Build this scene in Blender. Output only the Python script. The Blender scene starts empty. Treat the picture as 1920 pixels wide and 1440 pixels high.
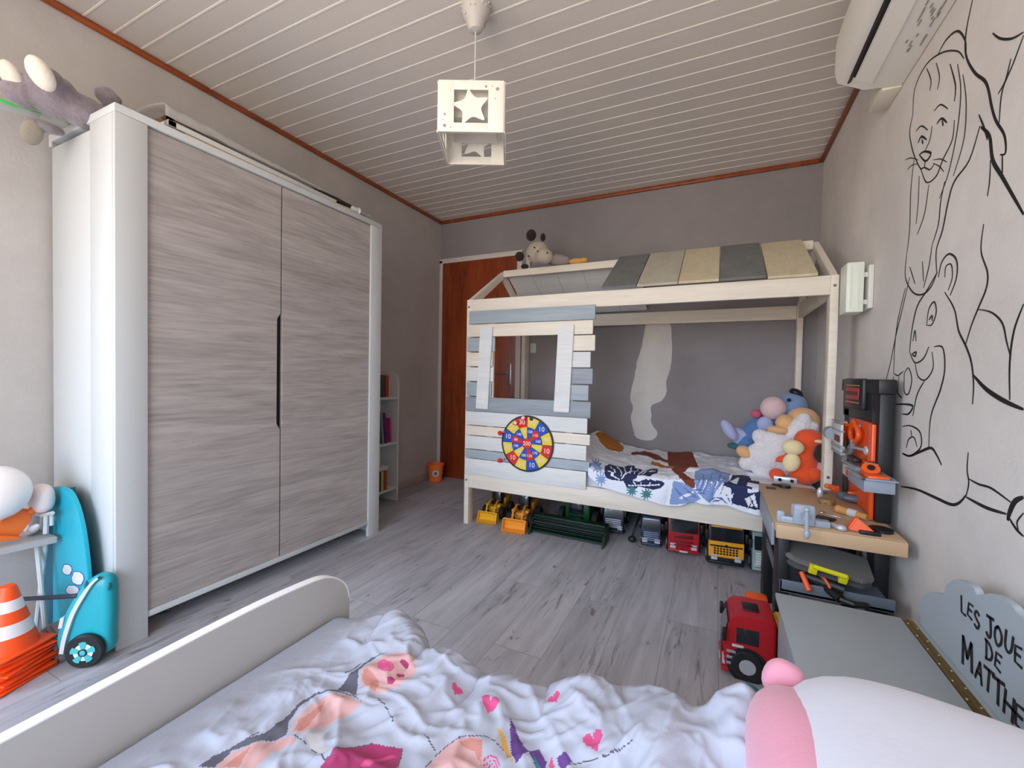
import bpy, bmesh, math, random
from mathutils import Vector, Matrix, Euler, noise
random.seed(7)
R = math.radians
V = Vector
# ---------------------------------------------------------------- camera
CAM = V((2.461, -0.125, 1.022)); FPX = 798.54
_a, _b, _c = R(25.565), R(-1.284), R(1.065)
_f = V((-math.sin(_a)*math.cos(_b), math.cos(_a)*math.cos(_b), math.sin(_b)))
_r0 = V((math.cos(_a), math.sin(_a), 0)); _u0 = _r0.cross(_f)
_r = _r0*math.cos(_c) + _u0*math.sin(_c); _u = _u0*math.cos(_c) - _r0*math.sin(_c)
cd = bpy.data.cameras.new('camera'); cam = bpy.data.objects.new('camera', cd)
bpy.context.scene.collection.objects.link(cam)
cd.sensor_width = 36; cd.lens = FPX*36/1920; cd.clip_start = .02
m = Matrix((( _r.x, _u.x, -_f.x, CAM.x), (_r.y, _u.y, -_f.y, CAM.y), (_r.z, _u.z, -_f.z, CAM.z), (0, 0, 0, 1)))
cam.matrix_world = m
bpy.context.scene.camera = cam
def atp(px, py, P, n):
    """the same for any upright plane through P with normal n"""
    d = _f + _r*(px-960)/FPX - _u*(py-720)/FPX
    return CAM + d*((V(P)-CAM).dot(V(n))/d.dot(V(n)))
def at(px, py, ax, val):
    """measured point: where the sight line through a photo pixel meets a real plane of the room"""
    d = _f + _r*(px-960)/FPX - _u*(py-720)/FPX
    i = 'xyz'.index(ax); return CAM + d*((val-CAM[i])/d[i])
# ---------------------------------------------------------------- world, daylight, exposure
W, D, H, Y0 = 3.07, 3.35, 2.5, -2.1
WX0, WX1, WZ0, WZ1 = .95, 2.75, .12, 2.3
LY0, LY1, LZ0, LZ1 = -1.85, -.35, .75, 2.25           # the window in the wall behind the camera
sc = bpy.context.scene
wd = bpy.data.worlds.new('sky'); sc.world = wd; wd.use_nodes = True
nt = wd.node_tree; nt.nodes.clear()
tc = nt.nodes.new('ShaderNodeTexCoord'); sp = nt.nodes.new('ShaderNodeSeparateXYZ'); rp = nt.nodes.new('ShaderNodeValToRGB')
mr = nt.nodes.new('ShaderNodeMapRange'); mr.inputs['From Min'].default_value = -.6; mr.inputs['From Max'].default_value = .8
bg = nt.nodes.new('ShaderNodeBackground'); wo = nt.nodes.new('ShaderNodeOutputWorld')
nt.links.new(tc.outputs['Generated'], sp.inputs[0]); nt.links.new(sp.outputs['Z'], mr.inputs['Value'])
nt.links.new(mr.outputs[0], rp.inputs[0]); nt.links.new(rp.outputs[0], bg.inputs[0]); nt.links.new(bg.outputs[0], wo.inputs[0])
e = rp.color_ramp.elements
e[0].position = 0; e[0].color = (.50, .40, .31, 1); e[1].position = 1; e[1].color = (.50, .70, 1.0, 1)
for pos, col in ((.40, (.46, .40, .34, 1)), (.46, (.52, .58, .68, 1))):
    q = e.new(pos); q.color = col
bg.inputs[1].default_value = 14.0
pl = bpy.data.lights.new('window_daylight', 'AREA'); pl.shape = 'RECTANGLE'; pl.size = WX1-WX0; pl.size_y = WZ1-WZ0
pl.cycles.is_portal = True
po = bpy.data.objects.new('window_daylight', pl); sc.collection.objects.link(po)
po.location = ((WX0+WX1)/2, Y0-.02, (WZ0+WZ1)/2); po.rotation_euler = (R(90), 0, 0)
pl2 = bpy.data.lights.new('side_window_daylight', 'AREA'); pl2.shape = 'RECTANGLE'; pl2.size = LZ1-LZ0; pl2.size_y = LY1-LY0; pl2.cycles.is_portal = True
po2 = bpy.data.objects.new('side_window_daylight', pl2); sc.collection.objects.link(po2); po2.location = (-.02, (LY0+LY1)/2, (LZ0+LZ1)/2); po2.rotation_euler = (0, R(-90), 0)
vs = sc.view_settings; vs.view_transform = 'Standard'; vs.look = 'None'; vs.gamma = 1; vs.exposure = 0.2; vs.use_curve_mapping = False
sc.cycles.max_bounces = 10; sc.cycles.diffuse_bounces = 7; sc.cycles.glossy_bounces = 3; sc.cycles.sample_clamp_indirect = 6
# ---------------------------------------------------------------- materials
def lin(c): return tuple(((v/255)/12.92 if v/255 <= .04045 else ((v/255+.055)/1.055)**2.4) for v in c)
_mc = {}
def mat(name, rgb, rough=.6, metal=0, var=0, scale=20, bump=0, alpha=1, trans=0, sheen=0, coat=0, stretch=None):
    if name in _mc: return _mc[name]
    m = bpy.data.materials.new(name); m.use_nodes = True; n = m.node_tree; b = n.nodes['Principled BSDF']
    c = lin(rgb); b.inputs['Base Color'].default_value = (*c, 1)
    b.inputs['Roughness'].default_value = rough; b.inputs['Metallic'].default_value = metal
    if alpha < 1: b.inputs['Alpha'].default_value = alpha
    if trans: b.inputs['Transmission Weight'].default_value = trans
    if sheen: b.inputs['Sheen Weight'].default_value = sheen
    if coat: b.inputs['Coat Weight'].default_value = coat
    if var or bump:
        t = n.nodes.new('ShaderNodeTexCoord'); ns = n.nodes.new('ShaderNodeTexNoise'); ns.inputs['Scale'].default_value = scale; ns.inputs['Detail'].default_value = 6
        if stretch:
            mp = n.nodes.new('ShaderNodeMapping'); mp.inputs['Scale'].default_value = stretch
            n.links.new(t.outputs['Object'], mp.inputs[0]); n.links.new(mp.outputs[0], ns.inputs[0])
        else: n.links.new(t.outputs['Object'], ns.inputs[0])
        if var:
            r = n.nodes.new('ShaderNodeValToRGB'); r.color_ramp.elements[0].position = .3; r.color_ramp.elements[1].position = .7
            r.color_ramp.elements[0].color = (*[max(0, v*(1-var)) for v in c], 1); r.color_ramp.elements[1].color = (*[min(1, v*(1+var)) for v in c], 1)
            n.links.new(ns.outputs[0], r.inputs[0]); n.links.new(r.outputs[0], b.inputs['Base Color'])
        if bump:
            bp = n.nodes.new('ShaderNodeBump'); bp.inputs['Strength'].default_value = bump; bp.inputs['Distance'].default_value = .01
            n.links.new(ns.outputs[0], bp.inputs['Height']); n.links.new(bp.outputs[0], b.inputs['Normal'])
    _mc[name] = m; return m
def wallpaper(name, rgb, var=.10):
    m = mat(name, rgb, .85); n = m.node_tree; b = n.nodes['Principled BSDF']; c = lin(rgb)
    t = n.nodes.new('ShaderNodeTexCoord'); n1 = n.nodes.new('ShaderNodeTexNoise'); n1.inputs['Scale'].default_value = 2.2; n1.inputs['Detail'].default_value = 9; n1.inputs['Roughness'].default_value = .68
    n2 = n.nodes.new('ShaderNodeTexNoise'); n2.inputs['Scale'].default_value = 70; n2.inputs['Detail'].default_value = 4
    r = n.nodes.new('ShaderNodeValToRGB'); r.color_ramp.elements[0].position = .32; r.color_ramp.elements[1].position = .68
    r.color_ramp.elements[0].color = (*[v*(1-var) for v in c], 1); r.color_ramp.elements[1].color = (*[v*(1+var) for v in c], 1)
    bp = n.nodes.new('ShaderNodeBump'); bp.inputs['Strength'].default_value = .18; bp.inputs['Distance'].default_value = .004
    for q in (n1, n2): n.links.new(t.outputs['Object'], q.inputs[0])
    n.links.new(n1.outputs[0], r.inputs[0]); n.links.new(r.outputs[0], b.inputs['Base Color'])
    n.links.new(n2.outputs[0], bp.inputs['Height']); n.links.new(bp.outputs[0], b.inputs['Normal']); return m
def woodmat(name, dark, light, axis=0, scale=3., rough=.5, contrast=(.35, .65), fine=.35, dist=.5):
    """streaky wood: noise squeezed across the grain; axis = direction the grain runs"""
    m = mat(name, light, rough); n = m.node_tree; b = n.nodes['Principled BSDF']
    t = n.nodes.new('ShaderNodeTexCoord'); mp = n.nodes.new('ShaderNodeMapping'); s = [scale*9]*3; s[axis] = scale; mp.inputs['Scale'].default_value = s
    n1 = n.nodes.new('ShaderNodeTexNoise'); n1.inputs['Scale'].default_value = 1; n1.inputs['Detail'].default_value = 8; n1.inputs['Roughness'].default_value = .65; n1.inputs['Distortion'].default_value = dist
    mp2 = n.nodes.new('ShaderNodeMapping'); s2 = [scale*60]*3; s2[axis] = scale*4; mp2.inputs['Scale'].default_value = s2
    n2 = n.nodes.new('ShaderNodeTexNoise'); n2.inputs['Scale'].default_value = 1; n2.inputs['Detail'].default_value = 4
    for q, w in ((mp, n1), (mp2, n2)): n.links.new(t.outputs['Object'], q.inputs[0]); n.links.new(q.outputs[0], w.inputs[0])
    mx = n.nodes.new('ShaderNodeMix'); mx.inputs[0].default_value = fine
    n.links.new(n1.outputs[0], mx.inputs[2]); n.links.new(n2.outputs[0], mx.inputs[3])
    r = n.nodes.new('ShaderNodeValToRGB'); r.color_ramp.elements[0].position, r.color_ramp.elements[1].position = contrast
    r.color_ramp.elements[0].color = (*lin(dark), 1); r.color_ramp.elements[1].color = (*lin(light), 1)
    n.links.new(mx.outputs[0], r.inputs[0]); n.links.new(r.outputs[0], b.inputs['Base Color'])
    bp = n.nodes.new('ShaderNodeBump'); bp.inputs['Strength'].default_value = .12; bp.inputs['Distance'].default_value = .003
    n.links.new(mx.outputs[0], bp.inputs['Height']); n.links.new(bp.outputs[0], b.inputs['Normal']); return m
def floormat():
    m = mat('grey_laminate', (150, 148, 152), .5); n = m.node_tree; b = n.nodes['Principled BSDF']; L = n.links.new; N = n.nodes.new
    t = N('ShaderNodeTexCoord'); mp = N('ShaderNodeMapping'); mp.inputs['Rotation'].default_value = (0, 0, R(90)); L(t.outputs['Object'], mp.inputs[0])
    br = N('ShaderNodeTexBrick'); br.inputs['Scale'].default_value = 1; br.inputs['Brick Width'].default_value = 1.29; br.inputs['Row Height'].default_value = .192
    br.inputs['Mortar Size'].default_value = .0016; br.inputs['Mortar Smooth'].default_value = .3; br.offset = .37
    br.inputs['Color1'].default_value = (0, 0, 0, 1); br.inputs['Color2'].default_value = (1, 1, 1, 1); br.inputs['Mortar'].default_value = (.5, .5, .5, 1)
    L(mp.outputs[0], br.inputs[0])
    # per-plank shift of the grain
    sv = N('ShaderNodeVectorMath'); sv.operation = 'MULTIPLY'; sv.inputs[1].default_value = (7.3, 3.1, 5)
    L(br.outputs['Color'], sv.inputs[0]); ad = N('ShaderNodeVectorMath'); L(t.outputs['Object'], ad.inputs[0]); L(sv.outputs[0], ad.inputs[1])
    def nz(sx, sy, det, dist=0, rg=.6):
        q = N('ShaderNodeMapping'); q.inputs['Scale'].default_value = (sx, sy, 1); w = N('ShaderNodeTexNoise'); w.inputs['Scale'].default_value = 1
        w.inputs['Detail'].default_value = det; w.inputs['Distortion'].default_value = dist; w.inputs['Roughness'].default_value = rg
        L(ad.outputs[0], q.inputs[0]); L(q.outputs[0], w.inputs[0]); return w
    g = nz(26, 2.2, 8, .7); big = nz(5, 1.2, 3); crack = nz(34, 3.0, 6, 1.6, .7); spot = nz(15, 7, 3, .4)
    r = N('ShaderNodeValToRGB'); r.color_ramp.elements[0].position = .32; r.color_ramp.elements[1].position = .68
    r.color_ramp.elements[0].color = (*lin((150, 150, 157)), 1); r.color_ramp.elements[1].color = (*lin((200, 200, 207)), 1)
    mx = N('ShaderNodeMix'); mx.inputs[0].default_value = .5; L(g.outputs[0], mx.inputs[2]); L(big.outputs[0], mx.inputs[3]); L(mx.outputs[0], r.inputs[0])
    # sparse dark cracks and knots
    def ramp(src, a, c):
        q = N('ShaderNodeMapRange'); q.inputs['From Min'].default_value = a; q.inputs['From Max'].default_value = c; L(src, q.inputs['Value']); return q.outputs[0]
    zone = ramp(nz(4.2, 1.7, 2).outputs[0], .50, .60)
    ck = ramp(crack.outputs[0], .54, .64); ml = N('ShaderNodeMath'); ml.operation = 'MULTIPLY'; L(zone, ml.inputs[0]); L(ck, ml.inputs[1])
    kn = ramp(spot.outputs[0], .67, .73); m2 = N('ShaderNodeMath'); m2.operation = 'MAXIMUM'; L(ml.outputs[0], m2.inputs[0]); L(kn, m2.inputs[1])
    m3 = N('ShaderNodeMath'); m3.operation = 'MULTIPLY'; m3.inputs[1].default_value = .72; L(m2.outputs[0], m3.inputs[0])
    c2 = N('ShaderNodeMix'); c2.data_type = 'RGBA'; L(m3.outputs[0], c2.inputs[0]); L(r.outputs[0], c2.inputs[6]); c2.inputs[7].default_value = (*lin((92, 84, 84)), 1)
    tint = N('ShaderNodeMix'); tint.data_type = 'RGBA'; tint.blend_type = 'MULTIPLY'; tint.inputs[0].default_value = .13
    L(c2.outputs[2], tint.inputs[6]); L(br.outputs['Color'], tint.inputs[7])
    c3 = N('ShaderNodeMix'); c3.data_type = 'RGBA'; m4 = N('ShaderNodeMath'); m4.operation = 'MULTIPLY'; m4.inputs[1].default_value = .5
    L(br.outputs['Fac'], m4.inputs[0]); L(m4.outputs[0], c3.inputs[0]); L(tint.outputs[2], c3.inputs[6]); c3.inputs[7].default_value = (*lin((92, 86, 86)), 1)
    L(c3.outputs[2], b.inputs['Base Color'])
    bp = N('ShaderNodeBump'); bp.inputs['Strength'].default_value = .1; bp.inputs['Distance'].default_value = .002; L(g.outputs[0], bp.inputs['Height']); L(bp.outputs[0], b.inputs['Normal'])
    return m
white = mat('white_lacquer', (202, 205, 204), .4)
offwhite = mat('offwhite_plastic', (226, 224, 216), .45)
black = mat('black_plastic', (24, 25, 28), .45)
dark = mat('dark_rubber', (30, 30, 32), .7)
orange = mat('orange_plastic', (240, 92, 26), .4)
grey = mat('grey_plastic', (150, 156, 164), .45)
silver = mat('silver_plastic', (196, 200, 206), .3, .3)
chrome = mat('chrome', (215, 215, 218), .2, 1)
glassd = mat('dark_glass', (30, 33, 38), .12, coat=.5)
# ---------------------------------------------------------------- mesh helpers
class B:
    def __init__(s): s.bm = bmesh.new()
    def add(s, t, M=None, mi=0):
        if M is not None: t.transform(M)
        for f in t.faces: f.material_index = mi
        me = bpy.data.meshes.new('t'); t.to_mesh(me); t.free(); s.bm.from_mesh(me); bpy.data.meshes.remove(me); return s
    def box(s, lo, hi, bev=0, mi=0, rot=None, seg=2):
        lo, hi = V(lo), V(hi); c = (lo+hi)/2; d = hi-lo
        t = bmesh.new(); bmesh.ops.create_cube(t, size=1, matrix=Matrix.Diagonal((*[max(abs(v), 1e-4) for v in d], 1)))
        if bev: bmesh.ops.bevel(t, geom=t.edges[:], offset=min(bev, min(abs(v) for v in d)*.49), segments=seg, affect='EDGES', profile=.5)
        M = Matrix.Translation(c)
        if rot: M = M @ Euler([R(a) for a in rot]).to_matrix().to_4x4()
        return s.add(t, M, mi)
    def cyl(s, p0, p1, r0, r1=None, seg=16, mi=0, caps=True):
        p0, p1 = V(p0), V(p1); d = p1-p0; r1 = r0 if r1 is None else r1
        t = bmesh.new(); bmesh.ops.create_cone(t, cap_ends=caps, segments=seg, radius1=max(r0, 1e-5), radius2=max(r1, 1e-5), depth=d.length)
        return s.add(t, Matrix.Translation((p0+p1)/2) @ d.to_track_quat('Z', 'Y').to_matrix().to_4x4(), mi)
    def ell(s, c, r, rot=(0, 0, 0), mi=0, u=20, v=12, sq=None):
        t = bmesh.new(); bmesh.ops.create_uvsphere(t, u_segments=u, v_segments=v, radius=1)
        if sq:
            for q in t.verts:
                for i in range(3): q.co[i] = math.copysign(abs(q.co[i])**sq, q.co[i])
        if isinstance(r, (int, float)): r = (r, r, r)
        return s.add(t, Matrix.Translation(V(c)) @ Euler([R(a) for a in rot]).to_matrix().to_4x4() @ Matrix.Diagonal((*r, 1)), mi)
    def tube(s, pts, r, seg=8, mi=0, closed=False):
        pts = [V(p) for p in pts]; n = len(pts); rings = []; t = bmesh.new(); up = None
        for i, p in enumerate(pts):
            d = (pts[(i+1) % n]-pts[i-1]) if closed else (pts[min(i+1, n-1)]-pts[max(i-1, 0)])
            d.normalize()
            if up is None: up = V((0, 0, 1)) if abs(d.z) < .9 else V((1, 0, 0))
            x = d.cross(up).normalized(); up = x.cross(d).normalized(); rr = r[i] if isinstance(r, (list, tuple)) else r
            rings.append([t.verts.new(p + (x*math.cos(2*math.pi*k/seg) + up*math.sin(2*math.pi*k/seg))*rr) for k in range(seg)])
        for i in range(n if closed else n-1):
            a, b = rings[i], rings[(i+1) % n]
            for k in range(seg): t.faces.new((a[k], a[(k+1) % seg], b[(k+1) % seg], b[k]))
        if not closed: t.faces.new(rings[0][::-1]); t.faces.new(rings[-1])
        return s.add(t, None, mi)
    def lathe(s, prof, c=(0, 0, 0), seg=24, mi=0, M=None):
        t = bmesh.new(); rings = [[t.verts.new((max(r, 1e-5)*math.cos(2*math.pi*k/seg), max(r, 1e-5)*math.sin(2*math.pi*k/seg), z)) for k in range(seg)] for r, z in prof]
        for a, b in zip(rings, rings[1:]):
            for k in range(seg): t.faces.new((a[k], a[(k+1) % seg], b[(k+1) % seg], b[k]))
        t.faces.new(rings[0][::-1]); t.faces.new(rings[-1])
        return s.add(t, Matrix.Translation(V(c)) @ (M or Matrix()), mi)
    def prism(s, pts, vec, mi=0, bev=0):
        """3-D outline swept along vec"""
        t = bmesh.new(); vec = V(vec); a = [t.verts.new(V(p)) for p in pts]; f = t.faces.new(a)
        g = bmesh.ops.extrude_face_region(t, geom=[f]); bmesh.ops.translate(t, vec=vec, verts=[q for q in g['geom'] if isinstance(q, bmesh.types.BMVert)])
        if bev: bmesh.ops.bevel(t, geom=[q for q in t.edges], offset=bev, segments=2, affect='EDGES')
        bmesh.ops.recalc_face_normals(t, faces=t.faces[:]); return s.add(t, None, mi)
def wm(o):
    m = o.matrix_basis.copy(); return wm(o.parent) @ m if o.parent else m
def obj(name, b, mats, parent=None, smooth=35, local=False, remesh=0, sub=0):
    bm = b.bm if isinstance(b, B) else b
    if parent and not local: bm.transform(wm(parent).inverted())
    me = bpy.data.meshes.new(name); bmesh.ops.recalc_face_normals(bm, faces=bm.faces[:]); bm.to_mesh(me); bm.free()
    for q in (mats if isinstance(mats, (list, tuple)) else [mats]): me.materials.append(q)
    if smooth: me.shade_smooth(); me.set_sharp_from_angle(angle=R(smooth))
    o = bpy.data.objects.new(name, me); sc.collection.objects.link(o)
    if parent: o.parent = parent
    if remesh:
        md = o.modifiers.new('skin', 'REMESH'); md.mode = 'VOXEL'; md.voxel_size = remesh; md.use_smooth_shade = True
        s2 = o.modifiers.new('relax', 'SMOOTH'); s2.factor = .8; s2.iterations = 6
    return o
def thing(name, label, cat, loc=(0, 0, 0), rz=0, group=None):
    o = bpy.data.objects.new(name, None); sc.collection.objects.link(o); o.location = loc; o.rotation_euler = (0, 0, R(rz)); o.empty_display_size = .05
    o['label'] = label; o['category'] = cat
    if group: o['group'] = group
    return o
def tag(o, label, cat, group=None):
    o['label'] = label; o['category'] = cat
    if group: o['group'] = group
    return o
def struct(name, b, mats, parent=None, **k):
    o = obj(name, b, mats, parent, **k)
    if not parent: o['kind'] = 'structure'
    return o
def base(o, loc):
    """put a one-mesh thing's origin at its base"""
    o.data.transform(Matrix.Translation(-V(loc))); o.location = loc; return o
def text_bm(s, size, M, depth=.001, font_shear=0, bold=0):
    c = bpy.data.curves.new('t', 'FONT'); c.body = s; c.size = size; c.extrude = depth; c.align_x = 'CENTER'; c.align_y = 'CENTER'; c.shear = font_shear; c.offset = bold; c.resolution_u = 3
    o = bpy.data.objects.new('t', c); sc.collection.objects.link(o); dg = bpy.context.evaluated_depsgraph_get()
    me = bpy.data.meshes.new_from_object(o.evaluated_get(dg)); me.transform(M)
    bpy.data.objects.remove(o); bpy.data.curves.remove(c); return me
def smoothpts(p, n=6):
    p = [V(q) for q in p]; out = []
    for i in range(len(p)-1):
        a = p[max(i-1, 0)]; b = p[i]; c = p[i+1]; d = p[min(i+2, len(p)-1)]
        for k in range(n):
            t = k/n; out.append(.5*((2*b)+(c-a)*t+(2*a-5*b+4*c-d)*t*t+(3*b-3*c+d-a)*t**3))
    out.append(p[-1]); return out
def inpoly(x, y, P):
    k = False; j = len(P)-1
    for i in range(len(P)):
        if (P[i][1] > y) != (P[j][1] > y) and x < (P[j][0]-P[i][0])*(y-P[i][1])/(P[j][1]-P[i][1])+P[i][0]: k = not k
        j = i
    return k
def smooth01(t): t = max(0, min(1, t)); return t*t*(3-2*t)
def fbm(x, y, s, o=3):
    v = 0; a = 1
    for i in range(o): v += a*noise.noise(V((x*s, y*s, i*7.1))); s *= 2.1; a *= .5
    return v
def cloth(name, nu, nv, pos, paint, mats, parent=None, thick=0):
    t = bmesh.new(); g = [[t.verts.new(pos(i/nu, j/nv)) for j in range(nv+1)] for i in range(nu+1)]
    for i in range(nu):
        for j in range(nv):
            f = t.faces.new((g[i][j], g[i+1][j], g[i+1][j+1], g[i][j+1])); f.material_index = paint((i+.5)/nu, (j+.5)/nv) if paint else 0
    o = obj(name, t, mats, parent, smooth=180)
    if thick:
        md = o.modifiers.new('thick', 'SOLIDIFY'); md.thickness = thick; md.offset = -1
    return o
# ================================================================ THE ROOM
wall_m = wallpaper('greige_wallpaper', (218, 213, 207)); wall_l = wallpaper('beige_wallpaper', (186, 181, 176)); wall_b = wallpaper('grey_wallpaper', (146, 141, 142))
struct('floor', B().box((-.1, Y0-.1, -.06), (W+.1, D+.1, 0)), floormat(), smooth=0)
b = B(); b.box((-.1, Y0-.1, 2.506), (W+.1, D+.1, 2.56), mi=0)
k = 0; y = 1.315-.1*30
while y < D:
    b.box((0, max(y+.009, Y0), 2.5), (W, min(y+.0985, D), 2.51), mi=0)
    b.box((0, y-.001, 2.4985), (W, y+.0085, 2.51), .0015, mi=1); y += .1006
struct('ceiling', b, [mat('ceiling_panel', (222, 216, 208), .42, var=.05, scale=.7), mat('ceiling_joint', (245, 240, 230), .35)], smooth=0)
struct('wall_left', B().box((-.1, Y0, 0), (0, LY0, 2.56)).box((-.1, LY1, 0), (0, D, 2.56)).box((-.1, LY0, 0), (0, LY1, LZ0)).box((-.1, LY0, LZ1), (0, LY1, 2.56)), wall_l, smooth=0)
struct('wall_right', B().box((W, Y0, 0), (W+.1, D, 2.56)), wall_m, smooth=0)
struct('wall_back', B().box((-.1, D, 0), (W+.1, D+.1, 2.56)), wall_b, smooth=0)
b = B(); b.box((-.1, Y0-.1, 0), (WX0, Y0, 2.56)).box((WX1, Y0-.1, 0), (W+.1, Y0, 2.56)).box((WX0, Y0-.1, 0), (WX1, Y0, WZ0)).box((WX0, Y0-.1, WZ1), (WX1, Y0, 2.56))
struct('wall_front', b, wall_m, smooth=0)
b = B()
for x0, x1, z0, z1 in ((WX0, WX1, WZ0, WZ0+.05), (WX0, WX1, WZ1-.05, WZ1), (WX0, WX0+.05, WZ0, WZ1), (WX1-.05, WX1, WZ0, WZ1), (1.47, 1.53, WZ0, WZ1)): b.box((x0, Y0-.07, z0), (x1, Y0-.02, z1), .004)
struct('window_1', b, white)
b = B()
for y0, y1, z0, z1 in ((LY0, LY1, LZ0, LZ0+.05), (LY0, LY1, LZ1-.05, LZ1), (LY0, LY0+.05, LZ0, LZ1), (LY1-.05, LY1, LZ0, LZ1), (-1.13, -1.07, LZ0, LZ1)): b.box((-.07, y0, z0), (-.03, y1, z1), .004)
struct('window_2', b, white)
trim = woodmat('varnished_cornice', (112, 52, 22), (168, 84, 36), 1, 2, .35)
def cornice(name, lo, hi): struct(name, B().box(lo, hi, .008, seg=3), trim)
cornice('trim_1', (0, Y0, 2.47), (.022, D, 2.4985)); cornice('trim_2', (.022, D-.022, 2.47), (W-.022, D, 2.4985)); cornice('trim_3', (W-.022, Y0, 2.47), (W, D, 2.4985))
struct('baseboard_left', B().box((0, Y0, 0), (.012, D, .07), .003), mat('painted_skirting', (180, 168, 160), .6))
struct('baseboard_right', B().box((W-.012, Y0, 0), (W, D, .07), .003), _mc['painted_skirting'])
struct('baseboard_back', B().box((1.0, D-.012, 0), (W-.012, D, .07), .003), _mc['painted_skirting'])
# door in the back wall
doorm = woodmat('red_brown_door', (100, 38, 13), (162, 73, 32), 2, 1.2, .32)
fr = mat('door_frame_paint', (214, 206, 198), .5)
b = B().box((.0, D-.02, 0), (.035, D, 2.115), .004).box((.835, D-.02, 0), (.885, D, 2.115), .004).box((0, D-.02, 2.085), (.885, D, 2.13), .004).box((.925, D-.03, 0), (.965, D, 2.115), .006)
struct('trim_4', b, fr)
dr = struct('door_1', B().box((.035, D-.012, .008), (.835, D+.02, 2.085), .002), doorm)
b = B().box((.765, D-.018, .93), (.795, D-.012, 1.12), .003); b.cyl((.78, D-.012, 1.035), (.78, D-.055, 1.035), .009).tube([(.78, D-.052, 1.035), (.75, D-.055, 1.034), (.66, D-.05, 1.03)], .008)
obj('door_handle', b, mat('brushed_metal', (190, 190, 192), .3, 1), dr)
tag(obj('wall_switch', B().box((.975, D-.012, 1.215), (1.03, D, 1.3), .004).box((.987, D-.016, 1.235), (1.018, D-.01, 1.28), .003), white), 'small white wall switch beside the brown door, seen through the bed window', 'switch')
tw = [(1212, 600), (1253, 600), (1260, 650), (1257, 690), (1249, 715), (1250, 735), (1240, 752), (1222, 760), (1221, 778), (1222, 795), (1233, 812), (1222, 825), (1195, 822), (1186, 800), (1183, 780), (1187, 765), (1182, 748), (1184, 730), (1190, 705), (1194, 680), (1203, 650)]
pts = [at(x, y, 'y', D-.0005) for x, y in smoothpts([(*p, 0) for p in tw+[tw[0]]], 3)[:-1] for x, y in [(x, y)]] if False else None
sp_ = smoothpts([(*p, 0) for p in tw + [tw[0]]], 3)[:-1]
pts = [at(p.x + 1.2*noise.noise(V((i*.9, 0, 0))), p.y + 1.2*noise.noise(V((0, i*.9, 3))), 'y', D) for i, p in enumerate(sp_)]
tag(obj('torn_wallpaper_patch', B().prism(pts, (0, -.0015, 0)), mat('bare_paper', (212, 208, 202), .9, var=.06, scale=6), smooth=0), 'long pale torn patch in the grey wallpaper above the house bed', 'torn wallpaper')
# ================================================================ WARDROBE
greywood = woodmat('whitewashed_oak_front', (134, 126, 122), (196, 188, 183), 1, 1.5, .55, (.26, .74), .42, dist=.9)
Xf, ya, yb, Hw = .544, .628, 1.95, 1.948
wr = thing('wardrobe', 'large white wardrobe with two grey wood grain doors by the left wall', 'wardrobe', (.27, 1.29, 0))
obj('side_panel', B().box((.36, ya, 0), (Xf-.021, ya+.022, Hw-.03), .002).box((Xf-.02, ya, 0), (Xf, ya+.097, Hw-.03), .002).box((.024, ya+.006, 0), (.359, ya+.02, Hw-.05), .001), white, wr)
obj('side_panel', B().box((.36, yb-.022, 0), (Xf-.021, yb, Hw-.03), .002).box((Xf-.02, yb-.092, 0), (Xf, yb, Hw-.03), .002).box((.024, yb-.02, 0), (.359, yb-.006, Hw-.05), .001), white, wr)
obj('top_panel', B().box((.024, ya, Hw-.029), (Xf, yb, Hw), .002).box((.024, ya-.004, Hw-.05), (.04, ya+.004, Hw-.001), .002), white, wr)
obj('plinth', B().box((.04, ya+.097, .075), (Xf-.004, yb-.092, .098), .001), white, wr)
obj('back_panel', B().box((.024, ya+.021, .08), (.034, yb-.02, Hw-.04)), white, wr)
ys = 1.272
def doorshape(y0, y1, side):
    z0, z1 = .1, Hw-.034; g = .0035; n0, n1 = .76, 1.27
    if side < 0: p = [(y0, z0), (y1-g, z0), (y1-g, n0-.03), (y1-g-.018, n0), (y1-g-.018, n1), (y1-g, n1+.03), (y1-g, z1), (y0, z1)]
    else: p = [(y0+g, z0), (y1, z0), (y1, z1), (y0+g, z1), (y0+g, n1+.03), (y0+g+.004, n1), (y0+g+.004, n0), (y0+g, n0-.03)]
    return B().prism([(Xf-.012-.018, a, z) for a, z in p], (.02, 0, 0), bev=.0012)
obj('door', doorshape(ya+.1, ys, -1), greywood, wr); obj('door', doorshape(ys, yb-.094, 1), greywood, wr)
obj('handle_recess', B().box((Xf-.04, ys-.03, .70), (Xf-.032, ys+.012, 1.33)), black, wr)
# grey plush on the wardrobe, seen feet first
fur = mat('grey_plush', (132, 122, 128), .95, var=.12, scale=60, bump=.6, sheen=.4); cream = mat('cream_plush', (226, 218, 204), .95, bump=.3, scale=80, sheen=.3)
ph = thing('plush_toy', 'large grey plush animal with cream foot soles lying on the wardrobe', 'plush toy', (.3, .62, Hw))
b = B().ell(at(112, 192, 'y', .58), (.085, .09, .062), (0, 18, 0)).ell(at(160, 212, 'y', .64), (.08, .08, .06), (0, 22, 0)).ell(at(92, 146, 'y', .53), (.045, .04, .034), (0, 40, 0)).ell(at(120, 165, 'y', .58), (.07, .03, .03), (0, 40, 0)).ell(at(45, 178, 'y', .50), (.065, .06, .045), (0, 10, 0)).ell(at(30, 160, 'y', .50), (.04, .04, .05)).ell(at(72, 150, 'y', .52), (.04, .04, .045))
b.ell((.20, .70, Hw+.055), (.10, .08, .05)); obj('body', b, fur, ph, remesh=.008)
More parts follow.
